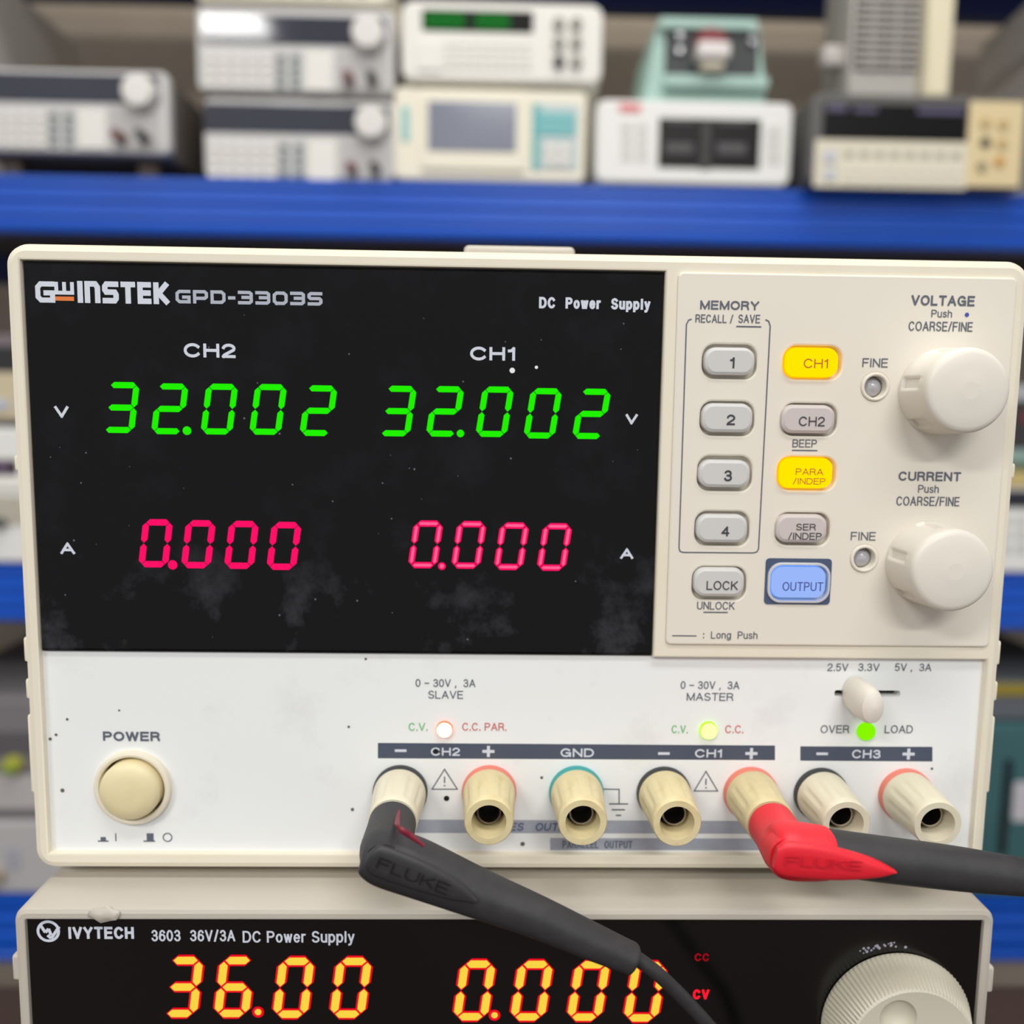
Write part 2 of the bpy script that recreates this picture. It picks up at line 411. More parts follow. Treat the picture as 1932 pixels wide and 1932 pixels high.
# ------------------------------------------------------------------ rack
YS = .745
zt = at(966, 348, YS)[1]; zb = at(966, 452, YS)[1]
SH = zt
rack = thing('shelving_rack', (0, .93, 0), 'blue metal storage rack filling the wall behind the stacked power supplies', 'shelving')
shelves = []
levels = [(zt, zb)]
for u, v0, v1 in ((20, 1068, 1172), (8, 1694, 1816)):
    levels.append((at(u, v0, YS)[1], at(u, v1, YS)[1]))
levels.insert(0, (zt+.40, zt+.40-(zt-zb)))
DECK = mat('deck_grey', (78, 74, 72), .7)
for i, (a, b) in enumerate(levels):
    bm = B(); h = a-b                    # ribbed rolled beam, ribs run along its length
    prof = [(0, a), (0, a-h*.13), (.0025, a-h*.17), (.0025, a-h*.30), (0, a-h*.33), (.0, a-h*.42), (.0025, a-h*.45), (.0025, a-h*.55), (0, a-h*.58), (0, a-h*.72), (.002, a-h*.75), (.002, a-h*.86), (0, a-h*.9), (.002, b), (.03, b), (.03, a)]
    L = [[bm.verts.new((x, YS+p, z)) for p, z in prof] for x in (-1.25, 1.25)]
    for k in range(len(prof)): bm.faces.new((L[0][k], L[0][(k+1) % len(prof)], L[1][(k+1) % len(prof)], L[1][k]))
    bm.faces.new(L[0]); bm.faces.new(L[1])
    if i: obj('beam', bm, BLUE, rack, smooth=30)
    else: bm.free()
    obj('beam', box(B(), -1.25, 1.25, 1.14, 1.17, b, a, .002), mat('shaded_blue_paint', (22, 38, 92), .5), rack)  # back beams: darker blue paints in the shade at the rear
    obj('deck', box(B(), -1.25, 1.25, YS+.031, 1.139, a-.016, a), DECK, rack)
for x in (-1.27, 1.27):
    for y in (YS+.0, 1.135):
        obj('upright', box(B(), x-.02, x+.02, y, y+.04, 0, 2.0, .002), BLUE, rack)
SIDE = mat('grey_side_sheet', (212, 208, 200), .6, noise=.3, nscale=10)
obj('side_panel', box(B(), -.612, -.594, YS+.035, 1.135, SH, CAM_H+.505, .001), SIDE, rack)
LIT_SIDE = mat('lit_side_sheet', (236, 233, 227), .6)  # same sheet in a lighter colour, standing in for stronger light
for za, zb_ in ((SH, CAM_H+.452), (CAM_H+.470, CAM_H+.535)):
    bm = box(B(), .70, .718, YS+.035, 1.135, za, zb_, .001)
    for v in bm.verts: v.co.x -= .11*(1.135-v.co.y)      # splayed a little off square
    obj('side_panel', bm, LIT_SIDE, rack)

# ------------------------------------------------------------------ instruments on the shelves
class Unit:
    def __init__(s, name, label, cat, rect, y, depth, body, z0, group=None, bev=.006, foot=.006, footm=None, front=None, inset=0.004):
        u0, v0, u1, v1 = rect; um, vm = (u0+u1)/2, (v0+v1)/2
        s.y = y; s.x0, s.x1 = at(u0, vm, y)[0], at(u1, vm, y)[0]; s.z1 = at(um, v0, y)[1]; s.z0 = z0
        s.root = thing(name, ((s.x0+s.x1)/2, y+depth/2, z0), label, cat, group)
        zf = z0+foot
        s.case = obj('case', box(B(), s.x0+.002, s.x1-.002, y+.012, y+depth, zf, s.z1-.001, .003), body, s.root)
        s.panel = obj('front_panel', plate(B(), rrect(s.x0, s.x1, zf, s.z1, bev), [], y, y+.0125, .003), front or body, s.root)
        if foot > 0:
            for fx in (s.x0+.03, s.x1-.03):
                for fy in (y+.03, y+depth-.04):
                    obj('foot', box(B(), fx-.01, fx+.01, fy-.01, fy+.01, z0, zf+.001, .001), footm or DARK, s.root)
    def part(s, name, rect, m, out=.002, r=.002, bev=.0008, parent=None, back=.001):
        u0, v0, u1, v1 = rect; um, vm = (u0+u1)/2, (v0+v1)/2; y = s.y
        x0, x1 = at(u0, vm, y)[0], at(u1, vm, y)[0]; z0, z1 = at(um, v1, y)[1], at(um, v0, y)[1]
        r = min(r, (x1-x0)*.45, (z1-z0)*.45); bev = min(bev, out*.9)
        return obj(name, plate(B(), rrect(x0, x1, z0, z1, r, 4), [], y-out, y+back, bev), m, parent or s.root)
    def knob(s, name, u, v, rpx, m, out=.012, n=32, parent=None):
        x, z = at(u, v, s.y); r = rpx*(CAM_D+s.y)/F_PX
        return obj(name, lathe(B(), x, z, [(r, s.y+.002), (r, s.y-out*.8), (r*.9, s.y-out), (r*.6, s.y-out*1.02)], n), m, parent or s.root)
    def keys(s, rect, nx, ny, m, fill=.66, out=.002, name='key', parent=None):
        u0, v0, u1, v1 = rect; du, dv = (u1-u0)/nx, (v1-v0)/ny; sl = .0156
        for j in range(ny):
            for i in range(nx):
                cu, cv = u0+(i+.5)*du, v0+(j+.5)*dv+sl*((i+.5)*du-(u1-u0)/2)
                s.part(name, (cu-du*fill/2, cv-dv*fill/2, cu+du*fill/2, cv+dv*fill/2), m, out, .001, .0006, parent)
HPBODY = mat('brown_grey_case', (112, 104, 96), .5)
HPFRONT = mat('warm_grey_front', (206, 204, 202), .45)
KEYL = mat('light_key', (234, 231, 223), .5)
KEYD = mat('green_grey_key', (132, 140, 140), .5)
SCR = mat('reflecting_window', (62, 64, 74), .07)  # base colour greyed to stand in for the reflected room
SILVER = mat('light_knob', (226, 223, 217), .35)
IVORY = mat('ivory_front', (236, 233, 224), .45)
PALEW = mat('pale_white_front', (236, 235, 230), .45)
YELF = mat('yellowed_front', (240, 233, 212), .45)
BEZG = mat('grey_rubber_bumper', (96, 94, 92), .6)
def bench_supply(label, rect, z0, y, group, off=(0, 0), foot=.006, footm=None, reds=True, win=None):
    U, V = off
    q = Unit('bench_power_supply', label, 'power supply', rect, y, .33, HPBODY, z0, group, .008, foot, footm, HPFRONT)
    R = lambda a, b, c, d: (a+U, b+V, c+U, d+V)
    q.part('display_window', R(384, 198, 735, 252), SCR, .0012, .002)
    q.knob('rotary_knob', 702+U, 237+V, 29, SILVER, .014)
    q.keys(R(390, 268, 522, 338), 5, 4, KEYL, .72)
    q.keys(R(522, 268, 578, 338), 2, 4, KEYD, .62)
    q.part('key_block', R(582, 266, 634, 340), KEYL, .0015)
    q.part('terminal_panel', R(640, 260, 738, 340), mat('terminal_grey', (190, 188, 186), .5), .0008)
    for k, (u, m) in enumerate(((666, mat('brown_red_post', (112, 52, 42), .4)), (710, mat('black_post', (48, 46, 42), .4)))):
        q.knob('binding_post', u+U, 322+V, 9, m, .02, 16)
    return q
GP = 'grey bench power supplies with smoked display window on the upper shelf'
a1 = bench_supply('grey power supply at left end of upper shelf, on tall dark feet', (-62, 130, 318, 300), SH, .735, GP, (-434, -59), .020, mat('brown_foot', (84, 72, 64), .6))
a2 = bench_supply('lower of two stacked grey power supplies, beside the beige screen instrument', (384, 186, 746, 340), SH, .752, GP, (0, 0), .003)
a3 = bench_supply('upper of two stacked grey power supplies, white lamp glare on its window', (370, 14, 744, 180), a2.z1, .748, GP, (-6, -168), .004)
q = Unit('cream_instrument', 'cream instrument on the glaring power supply, cut by the top edge', 'instrument', (366, -110, 734, 14), .745, .30, YELF, a3.z1, None, .008, .003)
q.part('display_window', (385, -92, 600, -48), SCR, .001)
q.keys((390, -42, 700, -8), 8, 2, KEYL)
# counter and screen instrument
b1 = Unit('touchscreen_instrument', 'beige instrument with a grey blank screen and teal keypad, under the frequency counter', 'instrument', (743, 166, 1106, 340), .75, .26, YELF, SH, None, .008, .004)
b1.part('screen_bezel', (795, 178, 992, 322), YELF, .0035, .003)
b1.part('screen', (808, 194, 974, 288), mat('grey_lcd', (132, 136, 150), .12, noise=.2, nscale=6, col2=(160, 164, 178)), .0042, .001)
b1.part('keypad_label', (1004, 195, 1092, 322), mat('pale_teal', (196, 208, 206), .5), .0012)
b1.part('keypad_label', (1004, 195, 1018, 322), mat('teal_print', (96, 176, 176), .5), .0016)
kp = b1.part('keypad', (1016, 212, 1086, 258), mat('teal_key', (120, 188, 190), .5), .0018)
b1.keys((1020, 216, 1084, 256), 3, 3, mat('teal_key_top', (132, 196, 196), .5), .7, .0026, parent=kp)
kq = b1.part('keypad', (1026, 270, 1078, 316), mat('grey_key_block', (204, 202, 200), .5), .0018)
b1.keys((1028, 272, 1076, 314), 2, 2, KEYL, .7, .0026, parent=kq)
b1.part('side_label', (757, 200, 773, 268), mat('teal_print2', (150, 200, 196), .5), .001)
b2 = Unit('frequency_counter', 'white counter with green display strip standing on the beige screen instrument', 'instrument', (757, 4, 1137, 160), .745, .26, IVORY, b1.z1, None, .012, .004)
b2.part('display_window', (796, 20, 1006, 60), mat('display_black', (16, 18, 16), .5, spec=.15), .0012)
GRW = mat('green_filter', (14, 104, 32), .6, spec=.1)
b2.part('green_filter', (800, 22, 878, 56), GRW, .0016, .001); b2.part('green_filter', (896, 25, 962, 58), GRW, .0016, .001)
b2.keys((838, 76, 1004, 132), 10, 4, KEYL, .7, .0018)
b2.part('power_key', (786, 78, 836, 134), IVORY, .002)
for i in range(3):
    for j in range(2): b2.knob('push_button', 1054+33*j, 46+36*i, 10, mat('grey_button', (150, 148, 138), .5) if (i, j) != (2, 0) else DARK, .006, 16)
# meter and teal box
c1 = Unit('panel_meter', 'white meter with black two column window and red mark, under the teal box', 'instrument', (1124, 190, 1494, 352), .742, .30, PALEW, SH, None, .010, .003)
dw = c1.part('display_window', (1242, 224, 1434, 318), mat('meter_black', (22, 20, 20), .35, spec=.2), .001)
c1.part('window_divider', (1322, 224, 1341, 320), mat('divider_grey', (52, 50, 50), .5), .0014, .0005, parent=dw)
for r in ((1255, 270, 1308, 290), (1352, 270, 1408, 292), (1258, 226, 1308, 233), (1354, 229, 1410, 236)): c1.part('pale_marking', r, mat('faint_mark', (78, 74, 76), .5), .0014, .002, parent=dw)
c1.part('red_badge', (1168, 196, 1209, 212), mat('red_badge', (222, 120, 118), .5), .001)
c1.keys((1168, 228, 1225, 305), 2, 4, mat('meter_key', (216, 215, 208), .5), .75, .0012)
c1.keys((1441, 235, 1478, 310), 1, 4, mat('meter_key', (216, 215, 208), .5), .75, .0012)
# teal box: sloped body
TEALB = mat('teal_enclosure', (170, 202, 192), .45, noise=.2, nscale=12)
yb = .752; x0, zz0 = at(1212, 188, yb)[0], c1.z1; x1 = at(1443, 160, yb)[0]; zt1 = at(1320, 44, yb)[1]
tb = thing('teal_box', ((x0+x1)/2, yb+.1, zz0), 'teal metal box with black face and red white knob, on the white meter', 'instrument')
bm = B(); xl, xr = at(1240, 60, yb)[0], at(1432, 60, yb)[0]
prof = [(x0, zz0), (x1, zz0), (x1+.002, zz0+.012), (xr, zt1), (xl, zt1)]
plate(bm, prof, [], yb, yb+.12, .002); obj('enclosure', bm, TEALB, tb)
def tpart(name, rect, m, out, y=yb, r=.002, parent=tb):
    u0, v0, u1, v1 = rect; um, vm = (u0+u1)/2, (v0+v1)/2
    X0, X1 = at(u0, vm, y)[0], at(u1, vm, y)[0]; Z0, Z1 = at(um, v1, y)[1], at(um, v0, y)[1]
    return obj(name, plate(B(), rrect(X0, X1, Z0, Z1, r, 4), [], y-out, y+.001, min(.001, out*.6)), m, parent)
tpart('front_face', (1254, 62, 1430, 146), mat('black_face', (52, 54, 56), .5), .002)
tpart('lower_lip', (1250, 150, 1444, 172), TEALB, .012)
tpart('top_lip', (1242, 40, 1426, 60), TEALB, .008)
cx, cz = at(1337, 105, yb)
obj('knob_skirt', lathe(B(), cx, cz+.006, [(.017, yb), (.017, yb-.012), (.015, yb-.014)], 32), mat('dark_red_knob', (120, 22, 34), .4), tb)
obj('knob_pointer', box(B(), cx-.017, cx+.017, yb-.026, yb-.002, cz-.012, cz+.005, .004), mat('white_knob', (222, 216, 212), .35), tb)
obj('knob_stem', box(B(), cx-.012, cx+.012, yb-.022, yb-.002, cz-.022, cz-.012, .003), mat('cream_stem', (196, 186, 166), .4), tb)
for u, v in ((1281, 98), (1417, 82), (1281, 70), (1417, 62)):
    X, Z = at(u, v, yb); obj('screw_head', lathe(B(), X, Z, [(.005, yb), (.005, yb-.004), (.003, yb-.0055)], 20), mat('chrome', (150, 150, 152), .25, 1), tb)
# right multimeter in a rubber bumper, overhanging the beam
d1 = Unit('bench_multimeter', 'bench multimeter in a dark rubber frame overhanging the blue beam at right', 'multimeter', (1528, 178, 1945, 366), .722, .16, BEZG, SH, None, .010, .0008, DARK)
d1.part('display_window', (1552, 197, 1824, 268), mat('meter_window', (12, 12, 12), .35, spec=.2), .001)
for r in ((1558, 198, 1598, 211), (1610, 203, 1655, 213), (1730, 205, 1820, 217)): d1.part('window_print', r, mat('faint_violet', (90, 84, 112), .5), .0014, .001)
kb = d1.part('key_panel', (1536, 266, 1824, 356), mat('cream_keys', (224, 216, 194), .5), .0015)
d1.keys((1586, 280, 1816, 306), 8, 1, mat('grey_legend_key', (178, 178, 162), .5), .5, .003, parent=kb)
d1.keys((1586, 310, 1816, 348), 8, 2, mat('cream_key', (230, 224, 206), .5), .78, .003, parent=kb)
d1.keys((1548, 280, 1580, 346), 1, 2, mat('blue_grey_key', (196, 200, 206), .5), .7, .003, parent=kb)
jp = d1.part('jack_panel', (1824, 192, 1928, 354), mat('tan_panel', (226, 206, 160), .5), .0017)
for (u, v), m in zip(((1857, 233), (1890, 236), (1857, 270), (1888, 272), (1883, 306), (1850, 315)), ('jack_tan', 'jack_tan', 'jack_black', 'jack_tan', 'jack_orange', 'jack_black2')):
    c = {'jack_tan': (196, 168, 112), 'jack_black': (40, 36, 34), 'jack_orange': (206, 150, 70), 'jack_black2': (150, 138, 112)}[m]
    d1.knob('input_jack', u, v, 9, mat(m, c, .5), .004, 16, jp)
# instrument standing sideways on the multimeter: vented side, cream bezel, yellow posts
ye = .742; e0 = d1.z1
X0, X1, X2 = at(1600, 120, ye)[0], at(1738, 120, ye)[0], at(1790, 120, ye)[0]; Z1 = at(1690, -150, ye)[1]
ev = thing('vented_instrument', ((X0+X2)/2, ye+.04, e0), 'grey instrument turned sideways with a louvred vent, standing on the bench multimeter', 'instrument')
GRV = mat('silver_side', (176, 172, 164), .4)
obj('case', box(B(), X0, X1, ye, ye+.075, e0+.001, Z1, .004), GRV, ev)
obj('front_bezel', box(B(), X1+.0005, X2, ye-.008, ye+.08, e0+.002, Z1+.004, .005), mat('cream_bezel', (232, 222, 190), .45), ev)
g0, g1 = at(1616, 12, ye), at(1730, 136, ye)
vp = obj('vent_panel', plate(B(), rrect(g0[0], g1[0], g1[1], g0[1]+.02, .002), [], ye-.0006, ye+.0005), mat('vent_shadow', (52, 48, 46), .6), ev)
for k in range(11):
    z = g1[1]+.002+k*(g0[1]+.018-g1[1])/11
    bm = B(); box(bm, g0[0]+.001, g1[0]-.001, ye-.0035, ye-.0004, z, z+.0042, .0008); obj('louvre', bm, GRV, vp)
for u in (1645, 1690):
    xx = at(u, 70, ye)[0]; obj('vent_bar', box(B(), xx-.001, xx+.001, ye-.004, ye-.0005, g1[1], g0[1]+.018), GRV, vp)
for v in (22, 68, 100):
    z = at(1790, v, ye)[1]; bm = B(); box(bm, X2-.001, X2+.013, ye+.03, ye+.045, z-.007, z+.007, .003); obj('binding_post', bm, mat('yellow_post', (190, 168, 84), .45), ev)
zz = at(1572, 95, ye)[1]; bm = B(); box(bm, X0-.022, X0+.002, ye+.01, ye+.03, zz-.011, zz+.011, .005); obj('corner_stud', bm, mat('bright_stud', (190, 184, 178), .3), ev)

# instruments on the two lower shelves, partly seen beside the main unit
S2, S3 = levels[2][0], levels[3][0]
f2 = Unit('cream_instrument', 'cream instrument with plum window and round lens on the middle shelf, left edge', 'instrument', (-190, 806, 230, 1066), YS+.004, .3, PALEW, S2, None, .008, .003)
f2.part('display_window', (-120, 866, 33, 896), mat('plum_window', (44, 28, 34), .3), .001)
f2.knob('lens', 8, 881, 11, mat('violet_lens', (112, 92, 116), .3), .003, 24)
f2.part('trim_strip', (-180, 904, 200, 924), IVORY, .002)
f2.part('lower_panel', (-180, 935, 200, 990), mat('grey_beige', (186, 182, 166), .5), .001)
f2.knob('binding_post', 4, 985, 10, mat('grey_post', (90, 90, 86), .4), .012, 16)
f1 = Unit('cream_instrument', 'sand keypad instrument with black display, topmost on the middle shelf at left edge', 'instrument', (-180, 630, 150, 790), YS+.004, .3, mat('mauve_grey_case', (118, 108, 112), .5), f2.z1, None, .006, .004)
f1.part('display_window', (-170, 653, 140, 700), mat('dull_black', (38, 38, 38), .4), .001)
f1.part('key_panel', (-170, 702, 140, 790), mat('sand_panel', (206, 192, 160), .5), .001)
f1.keys((-150, 745, 70, 780), 5, 1, mat('pale_blue_key', (190, 194, 210), .5), .55, .003)
g2 = Unit('grey_instrument', 'pale grey instrument at the bottom of the lower left shelf, beneath the grey meter', 'instrument', (-190, 1550, 230, 1694), YS+.004, .3, mat('pale_grey_case', (186, 184, 184), .5), S3, None, .008, .003)
g2.part('control_label', (10, 1600, 38, 1640), mat('faint_grey', (168, 168, 176), .5), .001)
g2.knob('knob', -3, 1650, 14, mat('tan_knob', (170, 152, 130), .5), .01, 20)
g1_ = Unit('grey_instrument', 'dark grey meter with a yellow green terminal on the lower left shelf', 'instrument', (-190, 1318, 230, 1535), YS+.006, .3, mat('mid_grey_case', (124, 120, 122), .5), g2.z1, None, .008, .006)
g1_.part('lower_panel', (-170, 1462, 200, 1526), mat('light_grey_panel', (186, 182, 180), .5), .001)
g1_.part('vent_strip', (-170, 1380, 70, 1425), mat('smoke_grey', (92, 88, 92), .5), .001)
kz = g1_.knob('terminal', 28, 1440, 17, mat('yellow_green_terminal', (176, 178, 66), .45), .012, 20)
g1_.knob('terminal_core', 29, 1445, 8, mat('green_core', (92, 140, 60), .4), .014, 16, kz)
h2 = Unit('cream_instrument', 'white instrument with navy display on the middle shelf at the right edge', 'instrument', (1700, 888, 2120, 1108), YS+.004, .3, PALEW, S2, None, .008, .003)
h2.part('top_trim', (1710, 889, 2110, 918), mat('straw_trim', (204, 182, 118), .5), .002)
h2.part('display_window', (1720, 925, 2090, 957), mat('navy_window', (34, 36, 48), .3), .002)
h2.keys((1730, 968, 2090, 1045), 12, 3, mat('pale_key', (206, 206, 202), .5), .6, .002)
h1 = Unit('teal_instrument', 'dark fronted instrument with teal base strip on the middle shelf at the right edge', 'instrument', (1760, 726, 2100, 886), YS+.006, .28, mat('light_grey_lid', (172, 176, 176), .5), h2.z1, None, .006, .003)
h1.part('dark_face', (1765, 756, 2095, 846), mat('charcoal_face', (52, 50, 52), .5), .002)
h1.part('red_mark', (1925, 775, 1990, 800), mat('dull_red', (120, 40, 44), .5), .0025)
h1.part('base_strip', (1765, 850, 2095, 872), mat('grey_teal', (140, 168, 160), .5), .002)
h1.part('base_edge', (1765, 874, 2095, 888), mat('olive_green', (96, 112, 84), .5), .002)
TEALC = mat('dark_teal_paint', (62, 104, 108), .5, noise=.3, nscale=12)
k1 = Unit('teal_cabinet', 'dark teal cabinet with a black slot and white label on the lower right shelf', 'cabinet', (1700, 1368, 2120, 1760), YS+.004, .3, TEALC, S3, None, .006, .002)
k1.part('handle_slot', (1889, 1432, 1903, 1612), HOLE, .002, .003)
k1.part('white_label', (1911, 1475, 1990, 1550), mat('white_label', (206, 202, 208), .5), .0012, .004)
k2 = Unit('grey_instrument', 'slate grey case with a yellow edge lying on the teal cabinet', 'instrument', (1700, 1288, 2110, 1366), YS+.012, .28, mat('slate_grey_case', (96, 100, 106), .5), k1.z1, None, .005, .002)
k2.part('yellow_edge', (1702, 1290, 2108, 1312), mat('yellow_edge', (150, 132, 40), .5), .002)

# ------------------------------------------------------------------ workbench
BZ = CAM_H-.295
wb = thing('workbench', (0, -.1, 0), 'dark brown workbench carrying the two stacked power supplies', 'workbench')
WOOD = mat('dark_brown_wood', (64, 46, 38), .6, noise=.5, nscale=20)
obj('bench_top', box(B(), -.9, .9, -.45, .235, BZ-.03, BZ, .003), WOOD, wb)
for x in (-.86, .86):
    for y in (-.41, .195): obj('leg', box(B(), x-.025, x+.025, y-.025, y+.025, 0, BZ-.0305, .002), WOOD, wb)

# ================================================================== upper power supply
bx0 = at(14.5, 487, .0016)[0]; bx1 = at(1937, 522, .0016)[0]; bz1 = at(966, 477, .0016)[1]; bz0 = at(800, 1637, .001)[1]
GAP = .0032; LZ1 = bz0-GAP
ups = thing('bench_power_supply', (0, .11, LZ1), 'large cream power supply with green and red digits and white terminal panel', 'power supply')
YD, YC, YW = .0006, -.0006, .0016           # display window, control plate, white panel
dx0 = at(58, 860, YD)[0]; dx1 = at(1243, 875, YD)[0]; dz1 = at(650, 501.5, YD)[1]; dz0 = at(650, 1233, YD)[1]
wx0 = at(86, 1420, 0)[0]; wx1 = at(1849, 1420, 0)[0]; wz1 = at(1500, 1242, 0)[1]; wz0 = at(600, 1612, 0)[1]
Lh = [(dx0, wz0), (wx1, wz0), (wx1, wz1), (dx1, wz1), (dx1, dz1), (dx0, dz1)]
dz0 = wz1+.0001
Lh = [(min(dx0, wx0), wz0), (wx1, wz0), (wx1, wz1), (dx1, wz1), (dx1, dz1), (dx0, dz1)]
BTN = [  # hole rect, face rect, kind, legends
 ((1323, 648, 1425, 718), (1330, 655, 1425, 708), 'grey', [('1', 1377, 1387, 674, 695)]),
 ((1319, 755, 1420, 825), (1325, 761, 1421, 816), 'grey', [('2', 1371, 1387, 782, 802)]),
 ((1314, 858, 1416, 929), (1319, 868, 1416, 920), 'grey', [('3', 1366, 1381, 887, 908)]),
 ((1309, 962, 1411, 1032), (1315, 971, 1411, 1024), 'grey', [('4', 1361, 1376, 993, 1012)]),
 ((1304, 1066, 1405, 1134), (1310, 1072, 1405, 1126), 'grey', [('LOCK', 1333, 1392, 1096, 1113)]),
 ((1477, 651, 1585, 718), (1480, 655, 1583, 712), 'amber', [('CH1', 1516, 1563, 677, 695)]),
 ((1472, 759, 1576, 825), (1475, 764, 1576, 818), 'rose', [('CH2', 1507, 1556, 786, 804)]),
 ((1466, 860, 1574, 927), (1469, 863, 1572, 922), 'amber', [('PARA', 1501, 1553, 884, 896.5), ('/INDEP', 1496, 1557, 902, 914)]),
 ((1461, 965, 1562, 1031), (1465, 971, 1561, 1024), 'rose', [('SER', 1502, 1539, 988, 1000.5), ('/INDEP', 1487, 1550, 1005, 1018)]),
 ((1450, 1064, 1562, 1134), (1455, 1069, 1559, 1129), 'blue', [('OUTPUT', 1476, 1553, 1098, 1115)]),
]
def prect(r, y, rad):
    u0, v0, u1, v1 = r; um, vm = (u0+u1)/2, (v0+v1)/2
    return rrect(at(u0, vm, y)[0], at(u1, vm, y)[0], at(um, v1, y)[1], at(um, v0, y)[1], rad, 6)
BTN = [((h[0]+1, h[1]+2, h[2]+1, h[3]-3), (f[0], f[1], f[2], f[3]), k, l) for h, f, k, l in BTN]
holes = [prect(h, 0, .0026) for h, *_ in BTN]
leds = [(1648.6, 730), (1628, 1053)]
KS = CAM_D/F_PX
lh = [circ(*at(u, v, 0), 20*KS, 28) for u, v in leds]
obj('front_bezel', plate(B(), rrect(bx0, bx1, bz0, bz1, .0045, 8), [Lh]+holes+lh, 0, .007, .0016, .0004), CREAM, ups)
obj('case', box(B(), bx0+.0006, bx1-.0006, .0072, .225, bz0+.0006, bz1-.0006, .004), CREAM, ups)
for fx in (-.075, .095):
    for fy in (.035, .19): obj('foot', lathe(B(), 0, 0, [(.008, 0), (.008, 1)], 24) if False else box(B(), fx-.009, fx+.009, fy-.009, fy+.009, LZ1, bz0+.001, .0015), DARK, ups)
hz = at(977, 470, .03)[1]
obj('carry_handle', box(B(), at(876, 475, .03)[0], at(1082, 475, .03)[0], .025, .16, bz1-.001, hz, .0012, 3), LOWCREAM, ups)
for v0, v1 in ((1205, 1252), (1284, 1322), (1352, 1500), (860, 890)):
    za, zb_ = at(80, v1, 0)[1], at(80, v0, 0)[1]
    obj('side_rib', box(B(), bx0-.0006, bx0+.002, .001, .006, za, zb_, .0005), CREAM, ups)
    obj('side_rib', box(B(), bx1-.002, bx1+.0006, .001, .006, za+.001, zb_+.001, .0005), CREAM, ups)
# control plate
cx0 = at(1268, 860, YC)[0]; cx1 = at(1894, 870, YC)[0]; cz1 = at(1600, 518, YC)[1]; cz0 = at(1560, 1219, YC)[1]
cp = obj('control_plate', plate(B(), rrect(cx0, cx1, cz0, cz1, .0012, 4), holes+[circ(*at(u, v, 0), 26*KS, 28) for u, v in leds], YC, -.00002, .0004, .00045, back=False), CREAM2, ups)
s = Sheet(); Y = YC
s.text('MEMORY', 1321, 1432, 567.5, 584.5, Y, INK, .012)
s.text('RECALL /', 1312, 1383, 593.5, 609, Y, INK); s.text('SAVE', 1393, 1434, 593.5, 609.5, Y, INK); s.rect(1389, 615, 1436, 617.6, Y, INK)
s.line([(1305, 602), (1299, 604), (1295, 612), (1281, 1034), (1283, 1040), (1289, 1042), (1421, 1043), (1428, 1041), (1431, 1035), (1453, 615), (1450, 606), (1444, 603)], 2.3, Y, INK)
s.text('VOLTAGE', 1719, 1839, 557.5, 577, Y, INK, .012); s.text('Push', 1757, 1796, 584.5, 599, Y, INK); s.text('COARSE/FINE', 1714, 1835, 607, 625, Y, INK)
s.disc(1824, 594, 4, Y, mat('blue_dot', (60, 80, 160), .6))
s.text('FINE', 1627, 1675, 676, 693, Y, INK); s.text('FINE', 1605, 1652, 1003.5, 1019.5, Y, INK)
s.text('CURRENT', 1695, 1813, 890, 907.5, Y, INK, .012); s.text('Push', 1732, 1771, 915, 930, Y, INK); s.text('COARSE/FINE', 1691, 1810, 937, 954.5, Y, INK)
s.text('UNLOCK', 1315, 1386, 1135, 1150, Y, INK); s.rect(1327, 1154, 1373, 1156.4, Y, INK)
s.text('BEEP', 1495, 1541, 829, 844, Y, INK); s.rect(1494, 848.6, 1542, 851, Y, INK)
s.rect(1268, 1198.4, 1314, 1200.6, Y, INK); s.text(':  Long  Push', 1326, 1429, 1191, 1205, Y, INK)
s.done('lettering', cp, 'dark slate lettering')
ob = at(1443, 1053, YC), at(1568, 1141, YC)
obj('output_surround', plate(B(), rrect(at(1443, 1097, YC)[0], at(1567, 1097, YC)[0], at(1505, 1140, YC)[1], at(1505, 1053.5, YC)[1], .0008, 3), [prect((1449, 1063, 1563, 1135), YC, .0027)], YC-.0002, YC-.00001), mat('navy_surround', (70, 84, 112), .5), cp, label='navy blue rectangle')
obj('output_ring', plate(B(), prect((1447, 1061, 1565, 1137), YC, .003), [prect((1451.5, 1065.5, 1560.5, 1132.5), YC, .0026)], YC-.0006, YC-.0001, .0002), mat('ring_grey', (200, 200, 202), .3), cp)
ROSE = mat('rose_grey_key', (204, 194, 190), .45)
for h, f, kind, leg in BTN:
    yf = -.0017
    o1 = prect(f, yf, .0024); o1 = offset(o1, -.0001)
    bm = B(); o0 = offset(o1, .00014)
    obj('button_well', plate(B(), offset(prect(h, 0, .0026), -.00002), [], .0011, .0016), CREAM2, ups)
    cap(bm, [offset(o1, -.0006)], yf); n0 = len(bm.faces)
    wall(bm, offset(o1, -.0006), yf, o1, yf+.0003); wall(bm, o1, yf+.0003, o0, yf+.0012)
    wall(bm, o0, yf+.0012, o0, .005); cap(bm, [o0], .005)
    mats = {'grey': [GREYKEY], 'rose': [ROSE], 'amber': [G_BTN, G_BTNE], 'blue': [G_BLUE, G_BLUEE]}[kind]
    if len(mats) == 2:
        bm.faces.ensure_lookup_table()
        for fc in bm.faces:
            if max(v.co.y for v in fc.verts) > yf+.0004: fc.material_index = 1
    b = obj('push_button', bm, mats, ups, label={'amber': 'button lit amber', 'blue': 'button lit blue'}.get(kind))
    s = Sheet(); ink = {'amber': mat('amber_ink', (190, 84, 10), .6), 'blue': mat('blue_ink', (62, 78, 150), .6)}.get(kind, INKD)
    for t, a, c, d, e in leg: s.text(t, a, c, d, e, yf, ink, .008 if len(t) < 2 else 0)
    s.done('key_legend', b)
